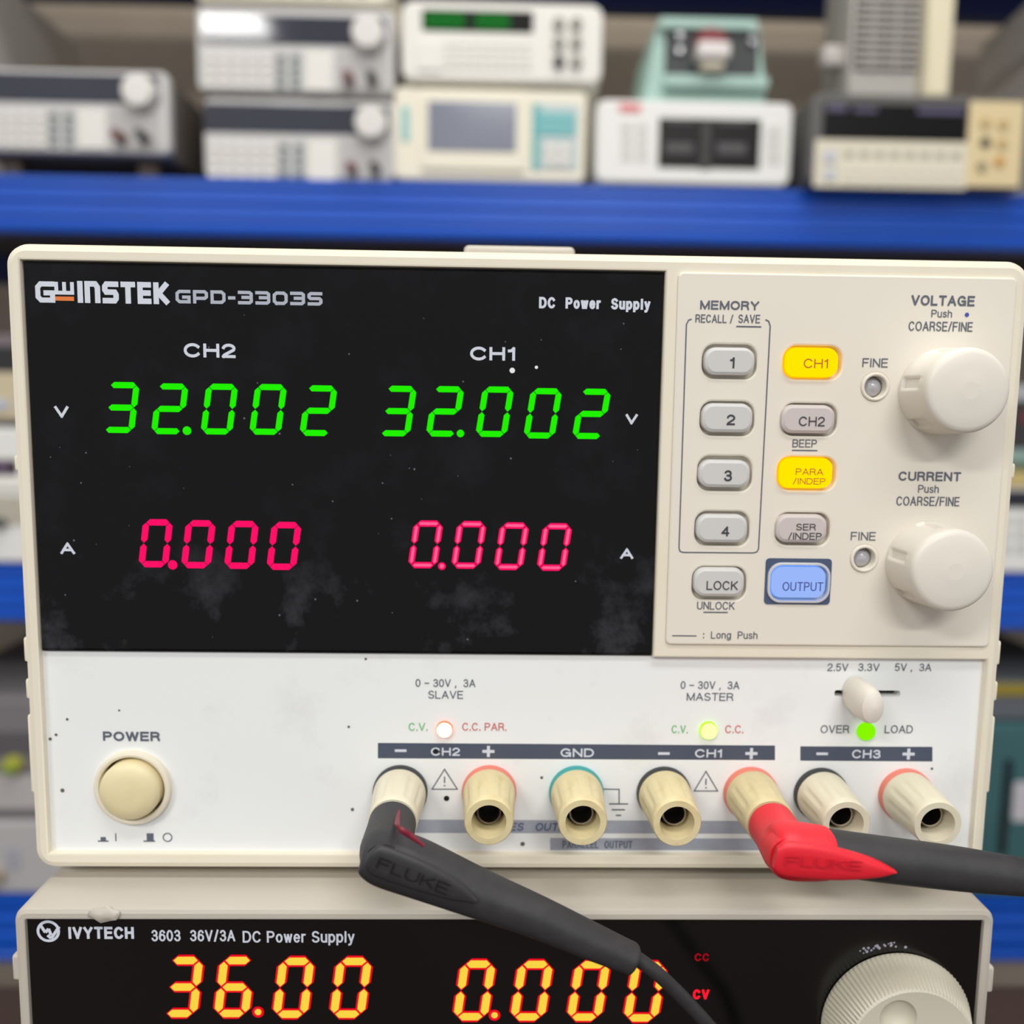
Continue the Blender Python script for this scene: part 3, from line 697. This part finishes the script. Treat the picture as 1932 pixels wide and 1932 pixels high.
for u, v in leds:
    x, z = at(u, v, 0); r = 20*KS
    rg = obj('indicator_ring', plate(B(), circ(x, z, r*1.34, 36), [circ(x, z, r*1.02, 36)], YC-.0004, .004, .0003, .0003), CREAM2, ups)
    obj('indicator_lens', lathe(B(), x, z, [(r*.98, .004), (r*.98, .0016), (r*.85, .0008), (r*.5, .0001), (r*.1, -.0001)], 28), CLEAR, ups)
def fluted(u, v, uf, vf, rb, rf, name, depth, a0):
    """push knob: grip slots at six angles"""
    x, z = at(u, v, YC)
    def fn(t, k):
        if k in (2, 3):
            d = min(abs((math.degrees(t)-a0-60*j+180) % 360-180) for j in range(6))
            return .93 if d < 6.5 else (.97 if d < 8.5 else 1)
        return 1
    y1 = YC-depth
    bm = lathe(B(), x, z, [(rb, YC+.0001), (rb, YC-.001), (rb*.995, YC-.0014), (rf*1.005, y1+.0042), (rf*1.0, y1+.0036), (rf, y1+.0016), (rf*.99, y1+.0009), (rf*.965, y1+.0004), (rf*.92, y1+.00005), (rf*.84, y1-.00018), (rf*.6, y1-.0005), (rf*.2, y1-.0008)], 180, fn)
    return obj(name, bm, CREAMKNOB, ups, 35)
fluted(1775, 739, 1828, 738, .0092, .0087, 'rotary_knob', .0112, 50)
fluted(1749, 1060, 1800, 1074, .0092, .0087, 'rotary_knob', .0112, 47)
# display window
dwn = obj('display_window', plate(B(), [(dx0+.0001, dz0), (dx1-.0001, dz0), (dx1-.0001, dz1-.0001), (dx0+.0001, dz1-.0001)], [], YD, .0068, .0007), BLACK, ups, smooth=30)
Y = YD; s = Sheet()
G = {'G': (1, [[(1, 1), (.2, 1), (0, .8), (0, .2), (.2, 0), (1, 0), (1, .45), (.55, .45)]]), 'P': (1, [[(0, 0), (0, 1), (.85, 1), (1, .85), (1, .5), (.85, .36), (0, .36)]]),
     'D': (1, [[(0, 0), (0, 1), (.8, 1), (1, .8), (1, .2), (.8, 0), (0, 0)]]), '-': (.5, [[(0, .45), (.5, .45)]]),
     '3': (1, [[(0, 1), (.85, 1), (1, .86), (1, .62), (.9, .52), (.3, .52)], [(.9, .52), (1, .4), (1, .14), (.85, 0), (0, 0)]]),
     '0': (1, [[(.2, 0), (0, .2), (0, .8), (.2, 1), (.8, 1), (1, .8), (1, .2), (.8, 0), (.19, 0)]]), 'S': (1, [[(1, 1), (.15, 1), (0, .86), (0, .65), (.12, .52), (.88, .52), (1, .38), (1, .14), (.85, 0), (0, 0)]]),
     'I': (.3, [[(.15, 0), (.15, 1)]]), 'n': (.95, [[(0, 0), (0, 1), (.75, 1), (.95, .8), (.95, 0)]]), 'T': (.9, [[(0, 1), (.9, 1)], [(.45, 1), (.45, 0)]]),
     'E': (.85, [[(.85, 1), (0, 1), (0, 0), (.85, 0)], [(0, .5), (.8, .5)]]), 'K': (.95, [[(0, 0), (0, 1)], [(.9, 1), (.25, .5), (.95, 0)]]), 'W': (1, [[(0, 1), (0, 0), (1, 0), (1, 1)], [(.5, 0), (.5, 1)]]),
     'C': (1, [[(1, 1), (.22, 1), (0, .8), (0, .2), (.22, 0), (1, 0)]])}
s.glyphs('G', 67, 104, 531, 571, Y, WHITEINK, G, .24); s.glyphs('W', 103, 140, 532, 556, Y, WHITEINK, G, .3)
s.rect(104, 559.5, 140, 567.5, Y, ORANGE)
s.glyphs('InSTEK', 147, 319, 531.5, 573, Y, WHITEINK, G, .25, .12)
s.glyphs('GPD-3303S', 331.5, 608.5, 549, 574.5, Y, PALEINK, G, .24, .16)
s.done('brand_lettering', dwn, 'white and grey maker logo with orange bar')
for t, a, b, c, d, wt in (('DC  Power  Supply', 1017, 1227, 562, 583.5, .018), ('CH2', 347, 445, 648, 675, .016), ('CH1', 887, 974, 654.5, 680.5, .016), ('V', 103, 130, 766, 788, .022),
                          ('V', 1180, 1203, 781, 800.5, .022), ('A', 114, 142, 1023.5, 1045.5, .018), ('A', 1170, 1195, 1034.5, 1054.5, .018)):
    s = Sheet(); s.text(t, a, b, c, d, Y, WHITEINK, wt); s.done('lettering', dwn, 'white lettering')
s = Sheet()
s.disc(966.5, 699, 5, Y, mat('white_speck', (235, 235, 235), .6)); s.disc(1012, 693, 3, Y, mat('white_speck', (235, 235, 235), .6))  # two larger plain white specks
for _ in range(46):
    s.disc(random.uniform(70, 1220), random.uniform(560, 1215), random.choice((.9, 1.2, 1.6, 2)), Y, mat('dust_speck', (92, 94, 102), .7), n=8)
s.done('dust', dwn, 'fine dust and two white specks')['kind'] = 'stuff'
GT = dict(h=.0107, wid=.0067, t=.00128, slant=.15, parent=dwn)
for ch, u, v in zip('32002', (228.6, 320.6, 414, 506, 601), (769, 771.5, 772, 772.6, 775)): digit(ch, u, v, Y, rim=G_GREEN, label='lit green digit', **GT)
for ch, u, v in zip('32002', (750.4, 839.7, 933.4, 1024, 1116), (775.7, 776.4, 777, 780, 781)): digit(ch, u, v, Y, rim=G_GREEN, label='lit green digit', **GT)
point(353, 812.5, 8, Y, dwn, G_GREEN); point(868.7, 817.8, 7, Y, dwn, G_GREEN)
RT = dict(h=.0105, wid=.0064, t=.00138, slant=.14, parent=dwn)
for u, v in ((294, 1025), (374.6, 1026.8), (455.8, 1028), (536, 1030)): digit('0', u, v, Y, rim=G_RED, label='lit red digit', **RT)
for u, v in ((803, 1027), (884.5, 1028), (965, 1030.6), (1046, 1032)): digit('0', u, v, Y, rim=G_RED, core=G_PINK, ck=.42, label='lit red digit', **RT)
point(326, 1065.6, 9, Y, dwn, G_RED); point(833.7, 1068, 7.5, Y, dwn, G_RED, G_PINK)
# white panel
pw = at(253, 1483.6, YW); rpw = 65*KS
sx0, sz0 = at(1574, 1314, YW); sx1, sz1 = at(1699, 1303, YW)
wpn = obj('terminal_panel', plate(B(), [(wx0-.0012, wz0), (wx1, wz0), (wx1, wz1-.0001), (wx0-.0012, wz1-.0001)], [circ(*pw, rpw, 48), rrect(sx0, sx1, sz0, sz1, .0005, 3)], YW, .0068), WHITE, ups, smooth=30)
obj('slot_back', box(B(), sx0-.001, sx1+.001, .0045, .005, sz0-.001, sz1+.001), HOLE, wpn)
Y = YW; s = Sheet()
s.text('0 – 30V ,  3A', 784, 897, 1281, 1296, Y, INK); s.text('SLAVE', 808, 874, 1303, 1318, Y, INK)
s.text('0 – 30V ,  3A', 1284, 1395, 1285, 1300, Y, INK); s.text('MASTER', 1295.6, 1383.5, 1307, 1322, Y, INK)
s.text('C.V.', 771, 807, 1363.5, 1378.5, Y, GREENINK); s.text('C.C. PAR.', 872, 956, 1363.5, 1378.5, Y, REDINK)
s.text('C.V.', 1267, 1298, 1368, 1383, Y, GREENINK); s.text('C.C.', 1368, 1403, 1368, 1383, Y, REDINK)
s.text('2.5V', 1561, 1600, 1251.5, 1266, Y, INK); s.text('3.3V', 1619, 1659, 1251.5, 1266, Y, INK); s.text('5V ,  3A', 1688, 1757, 1251.5, 1266, Y, INK)
s.text('OVER', 1548, 1602, 1368, 1383, Y, INK); s.text('LOAD', 1669, 1722, 1368, 1383, Y, INK)
s.text('POWER', 194.5, 302, 1380, 1398, Y, INK, .018)
def barstrip(u0, u1, v0l, v1l, v0r, v1r, m):
    s.poly([at(u0, v1l, Y), at(u1, v1r, Y), at(u1, v0r, Y), at(u0, v0l, Y)], Y-.00004, m)
barstrip(713, 1462, 1401.5, 1430.5, 1406.5, 1434, BAR); barstrip(1510, 1759, 1408, 1435, 1409, 1436.5, BAR)
barstrip(745, 1445, 1546, 1571, 1549, 1573, BAR2); barstrip(1038, 1445, 1581, 1604, 1582, 1604, BAR2)
for t, a, c, d, e in (('CH2', 813, 868, 1410, 1425.5), ('GND', 1057.5, 1120.5, 1411.5, 1428), ('CH1', 1311, 1363, 1413, 1429), ('CH3', 1607, 1661, 1414, 1430.5)): s.text(t, a, c, d, e, Y, WHITEINK, .012, lift=.00014)
for u, v in ((756, 1416), (1252.5, 1421.5), (1551, 1422)): s.rect(u-11, v-2.5, u+11, v+2.5, Y-.0001, WHITEINK)
for u, v in ((921.5, 1417.5), (1417.5, 1421.5), (1714, 1422.5)):
    s.rect(u-11.5, v-2.8, u+11.5, v+2.8, Y-.0001, WHITEINK); s.rect(u-2.9, v-10.5, u+2.9, v+10.5, Y-.0001, WHITEINK)
s.text('SERIES   OUTPUT', 914, 1094, 1552, 1567, Y, mat('blue_grey_ink', (88, 100, 132), .6), .008, .2, lift=.00014)
s.text('PARALLEL  OUTPUT', 1061, 1193, 1585.5, 1600, Y, mat('grey_print', (104, 110, 124), .6), .008, lift=.00014)
for a, b, c, d, e in ((838.8, 1451, 815, 863, 1488.7), (1331.8, 1455, 1309.6, 1354, 1492)):
    s.line([(a, b), (d, e), (c, e)], 2.2, Y, INK, True); s.rect(a-1.2, b+14, a+1.2, b+26, Y, INK); s.disc(a, b+31, 1.7, Y, INK, n=10)
s.line([(1138, 1488.5), (1168, 1489), (1168, 1516)], 2.2, Y, INK)
for a, b, v in ((1149, 1185, 1516.5), (1154, 1179, 1527.5), (1162, 1172, 1538)): s.rect(a, v-1.2, b, v+1.2, Y, INK)
s.disc(842.5, 1506, 5.5, Y, HOLE); s.disc(822, 1417, 5, Y-.0001, HOLE)
for u, v, r in ((1022, 1467, 3), (127, 1357, 2.6), (106, 1386, 2.8), (95, 1394, 3.2), (118, 1491, 4), (665, 1527, 3.4), (658, 1371, 2.6), (986, 1592, 4.5), (690, 1243, 2.4), (1758, 1450, 2.6), (225, 1340, 2)):
    s.disc(u, v, r, Y, mat('grime_spot', (96, 92, 88), .8), n=12)
s.rect(185, 1585.5, 205, 1588, Y, INK); s.rect(190, 1579, 200, 1586, Y, INK); s.rect(217.6, 1572, 219.6, 1587, Y, INK)
s.rect(271, 1585.5, 293, 1588, Y, INK); s.rect(277, 1572, 290, 1586, Y, INK); s.disc(316.3, 1579.6, 9.5, Y, INK, 7.3)
s.done('lettering', wpn, 'slate lettering and bars')
# power switch
x, z = pw
obj('switch_ring', plate(B(), circ(x, z, 75*KS, 56), [circ(x, z, 63*KS, 56)], YW-.0016, .006, .0006, .0006), CREAM, ups)
xb, zb2 = at(253, 1485, YW); rb = .0066
obj('power_button', lathe(B(), x, z, [(rb, .006), (rb, YW-.0022), (rb*.97, YW-.0030), (rb*.88, YW-.0036), (rb*.5, YW-.0041), (rb*.1, YW-.0042)], 56), mat('yellowed_button', (230, 216, 172), .4, noise=.5, nscale=90, col2=(220, 196, 130), lo=.55, hi=.85), ups)
# LEDs
for u, v, rp, core, edge in ((838.8, 1375, 16.5, G_HOT, G_HOTE), (1336, 1377, 18, G_LIME2, G_LIME), (1633.4, 1379, 18.5, G_LIME3, G_LIME3)):
    x, z = at(u, v, YW); r = rp*KS; bm = B()
    lathe(bm, x, z, [(r, YW+.004), (r, YW-.0004), (r*.9, YW-.0009), (r*.72, YW-.0013), (r*.4, YW-.0016), (r*.1, YW-.0017)], 32)
    if core is not edge:
        for f in bm.faces:
            if f.calc_center_median().y < YW-.0007: f.material_index = 1
    obj('indicator_light', bm, [edge, core], ups)
# selector lever
x, z = at(1611, 1307, YW); bm = B()
r = .0031
lathe(bm, x, z, [(r*.7, .0046), (r*.7, YW-.0002), (r, YW-.0004), (r*1.05, YW-.005), (r, YW-.0084), (r*.85, YW-.0100), (r*.5, YW-.0106), (r*.05, YW-.0108)], 36, lambda t, k: (1 if k < 2 else (1-.12*abs(math.cos(t))**2)))
for v in bm.verts: v.co.z = z+(v.co.z-z)*1.3 if v.co.y < YW-.0003 else z+(v.co.z-z)*.45
obj('range_selector', bm, CREAMKNOB, ups)
# binding posts
POSTS = [(755.5, 1492.5, GREYRING, 'w'), (923, 1492.5, PINK, 'y'), (1087, 1493.5, TEAL, 'y'), (1251.6, 1495, GREYRING, 'y'), (1415, 1495.4, PINK, 'y2'), (1547.4, 1497, GREYRING, 'w'), (1707, 1498, PINK, 'w')]
PY = YW-.0150
PC = []
for i, (u, v, ringm, kind) in enumerate(POSTS):
    x, z = at(u, v, YW); PC.append((x, z))
    m = {'w': OCREAM, 'y': YCREAM, 'y2': mat('stained_cream', (218, 202, 158), .45, noise=.6, nscale=180, col2=(190, 170, 120), lo=.45, hi=.75)}[kind]
    rc = 54*KS
    cap_ = thing_part = None
    def fl(t, k):
        d = abs((math.degrees(t)/30+.5) % 1-.5)*30      # 12 grip flutes
        return 1 if k not in (3, 4) else (.955 if d < 4.5 else 1)
    rb_, rf_, hr = .00585, .0052, .0035
    bm = B()
    lathe(bm, x, z, [(rb_, YW-.0017), (rb_, YW-.003), (rb_*.99, YW-.0036), (rb_*.975, YW-.005), (rf_*1.02, PY+.0035), (rf_*1.0, PY+.0022), (rf_, PY+.0004), (rf_*.95, PY), (hr*1.05, PY), (hr, PY+.0005), (hr*.93, PY+.006)], 96, fl, close=False)
    pst = obj('binding_post', bm, m, ups, 35)
    obj('collar', plate(B(), circ(x, z, rc, 48), [], YW-.0018, YW+.0005, .0006), ringm, pst)
    obj('socket', lathe(B(), x, z+.0006, [(hr*.74, PY+.008), (hr*.74, PY+.0032), (hr*.64, PY+.0032), (hr*.62, PY+.008)], 32, close=False), METAL, pst)
    obj('bore', lathe(B(), x, z, [(hr*.93, PY+.0085), (hr*.93, PY+.0082)], 32), HOLE, pst)

# ================================================================== lower power supply
d = ROT @ Vector(((966-966)/F_PX, -(1716-966)/F_PX, -1)); YL = (CAM+d*((LZ1-CAM_H)/d.z)).y
print('YL', YL, 'gap', GAP)
LH = LZ1-BZ
lx0 = at(29.5, 1730, YL+.001)[0]; lx1 = at(1872, 1745, YL+.001)[0]
low = thing('bench_power_supply', ((lx0+lx1)/2, YL+.11, BZ), 'cream power supply with black front and amber red digits, beneath the larger one', 'power supply')
KL = (CAM_D+YL)/F_PX
lz0 = BZ+.006
ix0 = at(48, 1760, YL)[0]; ix1 = at(1855, 1760, YL)[0]; iz1 = at(966, 1736, YL)[1]
obj('front_frame', plate(B(), rrect(lx0, lx1, lz0, LZ1, .0028, 6), [rrect(ix0, ix1, lz0+.0025, iz1, .0004, 2)], YL, YL+.045, .0011, .0003), LOWCREAM, low)
obj('case', box(B(), lx0+.0004, lx1-.0004, YL+.0452, .225, lz0+.0005, LZ1-.00005, .0028, 3), LOWCREAM, low)
fas = obj('display_fascia', plate(B(), [(ix0+.0001, lz0+.003), (ix1-.0001, lz0+.003), (ix1-.0001, iz1-.0001), (ix0+.0001, iz1-.0001)], [], YL+.0008, YL+.0098), BLACK2, low, smooth=30)
for fx in (lx0+.02, lx1-.02):
    for fy in (YL+.03, .19): obj('foot', box(B(), fx-.01, fx+.01, fy-.01, fy+.01, BZ, lz0+.001, .0015), DARK, low)
for u, sgn, va, vb in ((36, -1, 1806, 1853), (1862, 1, 1828, 1876)):
    x = lx0 if sgn < 0 else lx1; za, zb_ = at(u, vb, YL)[1], at(u, va, YL)[1]
    obj('side_tab', box(B(), min(x-.001*sgn, x+.0011*sgn), max(x-.001*sgn, x+.0011*sgn), YL+.0005, YL+.012, za, zb_, .0005), LOWCREAM, low)
bm = B(); cc = P3(197, 1724, YL)
bmesh.ops.create_icosphere(bm, subdivisions=2, radius=1)
for v in bm.verts: v.co = cc+Vector((v.co.x*.0036, -.0002+v.co.y*.0009, v.co.z*.0016+.0004*math.sin(v.co.x*7)))
obj('chipped_edge', bm, LOWCREAM, low)
Y = YL+.0008; s = Sheet()
s.disc(91.5, 1756.5, 23, Y, WHITEINK, 17.5, 36)
s.line([(76, 1744), (86, 1759), (92, 1752), (97, 1764)], 6, Y, WHITEINK); s.line([(112, 1748), (97, 1770), (90, 1764)], 6, Y, WHITEINK)
s.text('IVYTECH', 129, 253, 1748, 1771, Y, WHITEINK, .016)
s.text('3603  36V/3A', 286, 444, 1754, 1775.5, Y, WHITEINK, .004); s.text('DC Power Supply', 458, 669, 1756, 1778, Y, WHITEINK, .004)
s.done('lettering', fas, 'white lettering')
s = Sheet()
for _ in range(26):
    t = random.gauss(1.75, .22); s.disc(1686+(138+random.uniform(0, 10))*math.cos(t), 1925-(138+random.uniform(0, 10))*math.sin(t), random.uniform(1.2, 3.4), Y, mat('pale_dust', (150, 146, 160), .8), n=8)
s.done('dust', fas, 'pale dust above the knob')['kind'] = 'stuff'
LT = dict(h=.0149, wid=.0084, t=.0026, slant=.13, parent=fas)
for ch, u, v in zip('3600', (345, 443, 554, 662), (1861.5, 1861.5, 1863, 1863)): digit(ch, u, v, Y, rim=G_RIM, core=G_YEL, ck=.66, gap=.0, cg=.12, label='lit amber and red digit', **LT)
for u, v in ((895, 1868), (1003, 1868.5), (1110, 1869), (1217, 1870.5)): digit('0', u, v, Y, rim=G_RIM, core=G_YEL, ck=.66, gap=.0, cg=.12, label='lit amber and red digit', **LT)
point(487, 1909, 12, Y, fas, G_RIM, G_YEL); point(933, 1915, 12, Y, fas, G_RIM, G_YEL)
s = Sheet(); s.text('CC', 1310, 1338, 1798, 1813, Y, G_CC, .018); s.done('status_light', fas)
s = Sheet(); s.text('CV', 1307, 1338, 1866, 1885, Y, G_CV, .022); s.done('status_light', fas)
# big knob
x, z = at(1686, 1927, Y); dk = .0086; Rb = (at(1820, 1927, Y)[0]-at(1552, 1927, Y)[0])/4+(at(1690, 1793, Y)[1]-z)/2; Rf = (at(1724+120, 1979, Y-dk)[0]-at(1724-120, 1979, Y-dk)[0])/2
kn = thing_ = None
y1 = Y-dk
fnk = lambda t, k: 1+(.016*math.cos(96*t) if k in (1, 2) else 0)
bm = lathe(B(), x, z, [(Rb, Y-.0003), (Rb, Y-.0012), (Rf*1.01, y1+.0012), (Rf*.985, y1+.0004), (Rf*.955, y1)], 576, fnk, close=False)
dxk, dzk = at(1695, 1920, y1); rd = 39*(KL-dk/F_PX)
cap(bm, [circ(x, z, Rf*.955, 96), circ(dxk, dzk, rd, 40)], y1)
lathe(bm, dxk, dzk, [(rd, y1), (rd*.95, y1+.0006), (rd*.7, y1+.0018), (rd*.35, y1+.0024), (rd*.05, y1+.0025)], 40, close=False)
cap(bm, [circ(dxk, dzk, rd*.05, 40)], y1+.0025); bmesh.ops.remove_doubles(bm, verts=bm.verts, dist=1e-7)
obj('tuning_knob', bm, KNOBGREY, low, 30)

# ================================================================== test leads
def lead(label, post, hy, path, cable, sheath_m, body_m, cable_m, depth, elbow):
    px, pz = PC[post]
    root = thing('test_lead', (px, hy, pz-.006), label, 'test lead', 'right angle test leads plugged into the binding posts')
    bm = B(); e = P3(*elbow, hy)
    rs = .0049
    # shrouded plug running from the post straight out, then bending into the handle
    pts = [(Vector((px, PY+.002, pz)), rs*.62, rs*.62), (Vector((px, PY-.0008, pz)), rs*.62, rs*.62), (Vector((px, PY-.00081, pz)), rs, rs), (Vector((px, PY-.005, pz)), rs*1.0, rs*1.0)]
    rings = []
    for c, r, _ in pts+[(Vector((px+(e.x-px)*.3, hy+.004, pz+(e.z-pz)*.3)), rs*1.03, 0), (Vector((px+(e.x-px)*.7, hy+.0005, pz+(e.z-pz)*.75)), rs*.98, 0), (Vector((e.x, hy-.0035, e.z)), rs*.75, 0)]:
        rings.append([bm.verts.new((c.x+r*math.cos(2*math.pi*k/32), c.y, c.z+r*math.sin(2*math.pi*k/32))) for k in range(32)])
    for a, b in zip(rings, rings[1:]):
        for i in range(32): bm.faces.new((a[i], a[(i+1) % 32], b[(i+1) % 32], b[i]))
    bm.faces.new(rings[0]); bm.faces.new(rings[-1])
    obj('plug_shroud', bm, sheath_m, root)
    k = (CAM_D+hy)/F_PX
    P = [(P3(u, v, hy), hw*k, dp) for u, v, hw, dp in path]
    obj('handle', loft(B(), smooth_path(P, 6), 28, 2.5), body_m, root)
    obj('cable', loft(B(), smooth_path([(P3(u, v, yy), hw*k, hw*k) for u, v, hw, yy in cable], 8), 20), cable_m, root)
    return root
HY = -.0305
bl = lead('black test lead plugged into the leftmost binding post, drooping across the lower power supply', 0, HY,
     [(684, 1606, 14, .0025), (688, 1607, 27, .0042), (698, 1611, 39, .005), (716, 1616, 47, .0054), (740, 1622, 51, .0055), (787, 1637, 52, .0054), (906, 1686, 43, .0047), (1018, 1731, 37, .004), (1109, 1772, 33, .0036), (1178, 1802, 28.5, .0033), (1192, 1808, 28, .0032), (1196, 1810, 25, .0028)],
     [(1182, 1800, 14, HY), (1201, 1808, 14.5, HY), (1238, 1835, 14.5, HY), (1274, 1868, 14.5, HY+.001), (1306, 1901, 14.5, HY+.002), (1337, 1935, 14.5, HY+.003), (1388, 1995, 14.5, HY+.005), (1450, 2080, 14.5, HY+.006), (1500, 2300, 14.5, HY+.006)],
     RUBBER, RUBBER, RUBBER, .005, (727, 1611))
yt = HY-.0054
bm = B(); pad = [(P3(695, 1616, yt), 14*KS*.8, .0008), (P3(702, 1619, yt), 26*KS*.8, .001), (P3(722, 1626, yt), 33*KS*.8, .001), (P3(800, 1655, yt), 30*KS*.8, .001), (P3(860, 1680, yt+.0004), 20*KS*.8, .001), (P3(898, 1697, yt+.0007), 5*KS*.8, .0009)]
pd = obj('grip_pad', loft(bm, smooth_path(pad, 5), 24, 3.0), RUBBER, bl)
s = Sheet(); s.text('FLUKE', 0, 0, 0, 0, yt-.0013, mat('emboss_shade_black', (22, 21, 22), .35), 0, p0=(708, 1637), p1=(842, 1689), caph=24)  # flat darker letters paint the shading of the relief
s.done('lettering', pd, 'embossed lettering with painted shade')
seam = [(P3(753, 1530, PY-.004), .0003, .0003), (P3(750, 1548, HY+.004), .0005, .0003), (P3(752, 1562, HY-.0034), .0006, .0003), (P3(775, 1577, HY-.0038), .0006, .0003), (P3(800, 1596, HY-.0040), .0003, .0002)]
obj('seam_line', loft(B(), smooth_path(seam, 6), 10), mat('dark_red_seam', (120, 24, 44), .5), bl)
rd_ = lead('red ended test lead plugged into the pink ringed post, running off to the right', 4, HY,
     [(1540, 1606, 44, .0047), (1600, 1612, 41, .0047), (1660, 1620, 41, .0046), (1803, 1638, 40, .0043), (1932, 1654, 33, .004), (2050, 1670, 26, .0034), (2062, 1671, 24, .003)],
     [(2050, 1670, 14.5, HY), (2080, 1674, 14.5, HY), (2160, 1692, 14.5, HY), (2260, 1740, 14.5, HY+.01), (2340, 1830, 14.5, HY+.02)],
     REDRUB, RUBBER, RUBBER, .005, (1478, 1599))
k = KS*.84
obj('elbow_cap', loft(B(), smooth_path([(P3(1446, 1596, HY), 14*k, .003), (P3(1452, 1598, HY), 32*k, .0045), (P3(1464, 1600, HY), 46*k, .0053), (P3(1484, 1603, HY), 52*k, .0056), (P3(1515, 1606, HY), 51*k, .0056), (P3(1550, 1608, HY), 48*k, .0053), (P3(1560, 1609, HY), 46*k, .0050)], 5), 28, 2.5), REDRUB, rd_)
pd = obj('grip_pad', loft(B(), smooth_path([(P3(1462, 1617, yt), 22*k, .0008), (P3(1480, 1620, yt-.0001), 34*k, .0011), (P3(1530, 1624, yt-.0001), 35*k, .0012), (P3(1590, 1631, yt+.0001), 30*k, .0014), (P3(1650, 1637, yt+.0006), 16*k, .0018), (P3(1686, 1641, yt+.0010), 2*k, .0012)], 6), 24, 3.0), REDRUB, rd_)
s = Sheet(); s.text('FLUKE', 0, 0, 0, 0, yt-.0020, mat('emboss_shade_red', (190, 18, 36), .4), 0, p0=(1482, 1633), p1=(1625, 1643), caph=20)  # flat letters, relief shading put into a darker red
s.done('lettering', pd, 'embossed lettering with painted shade')
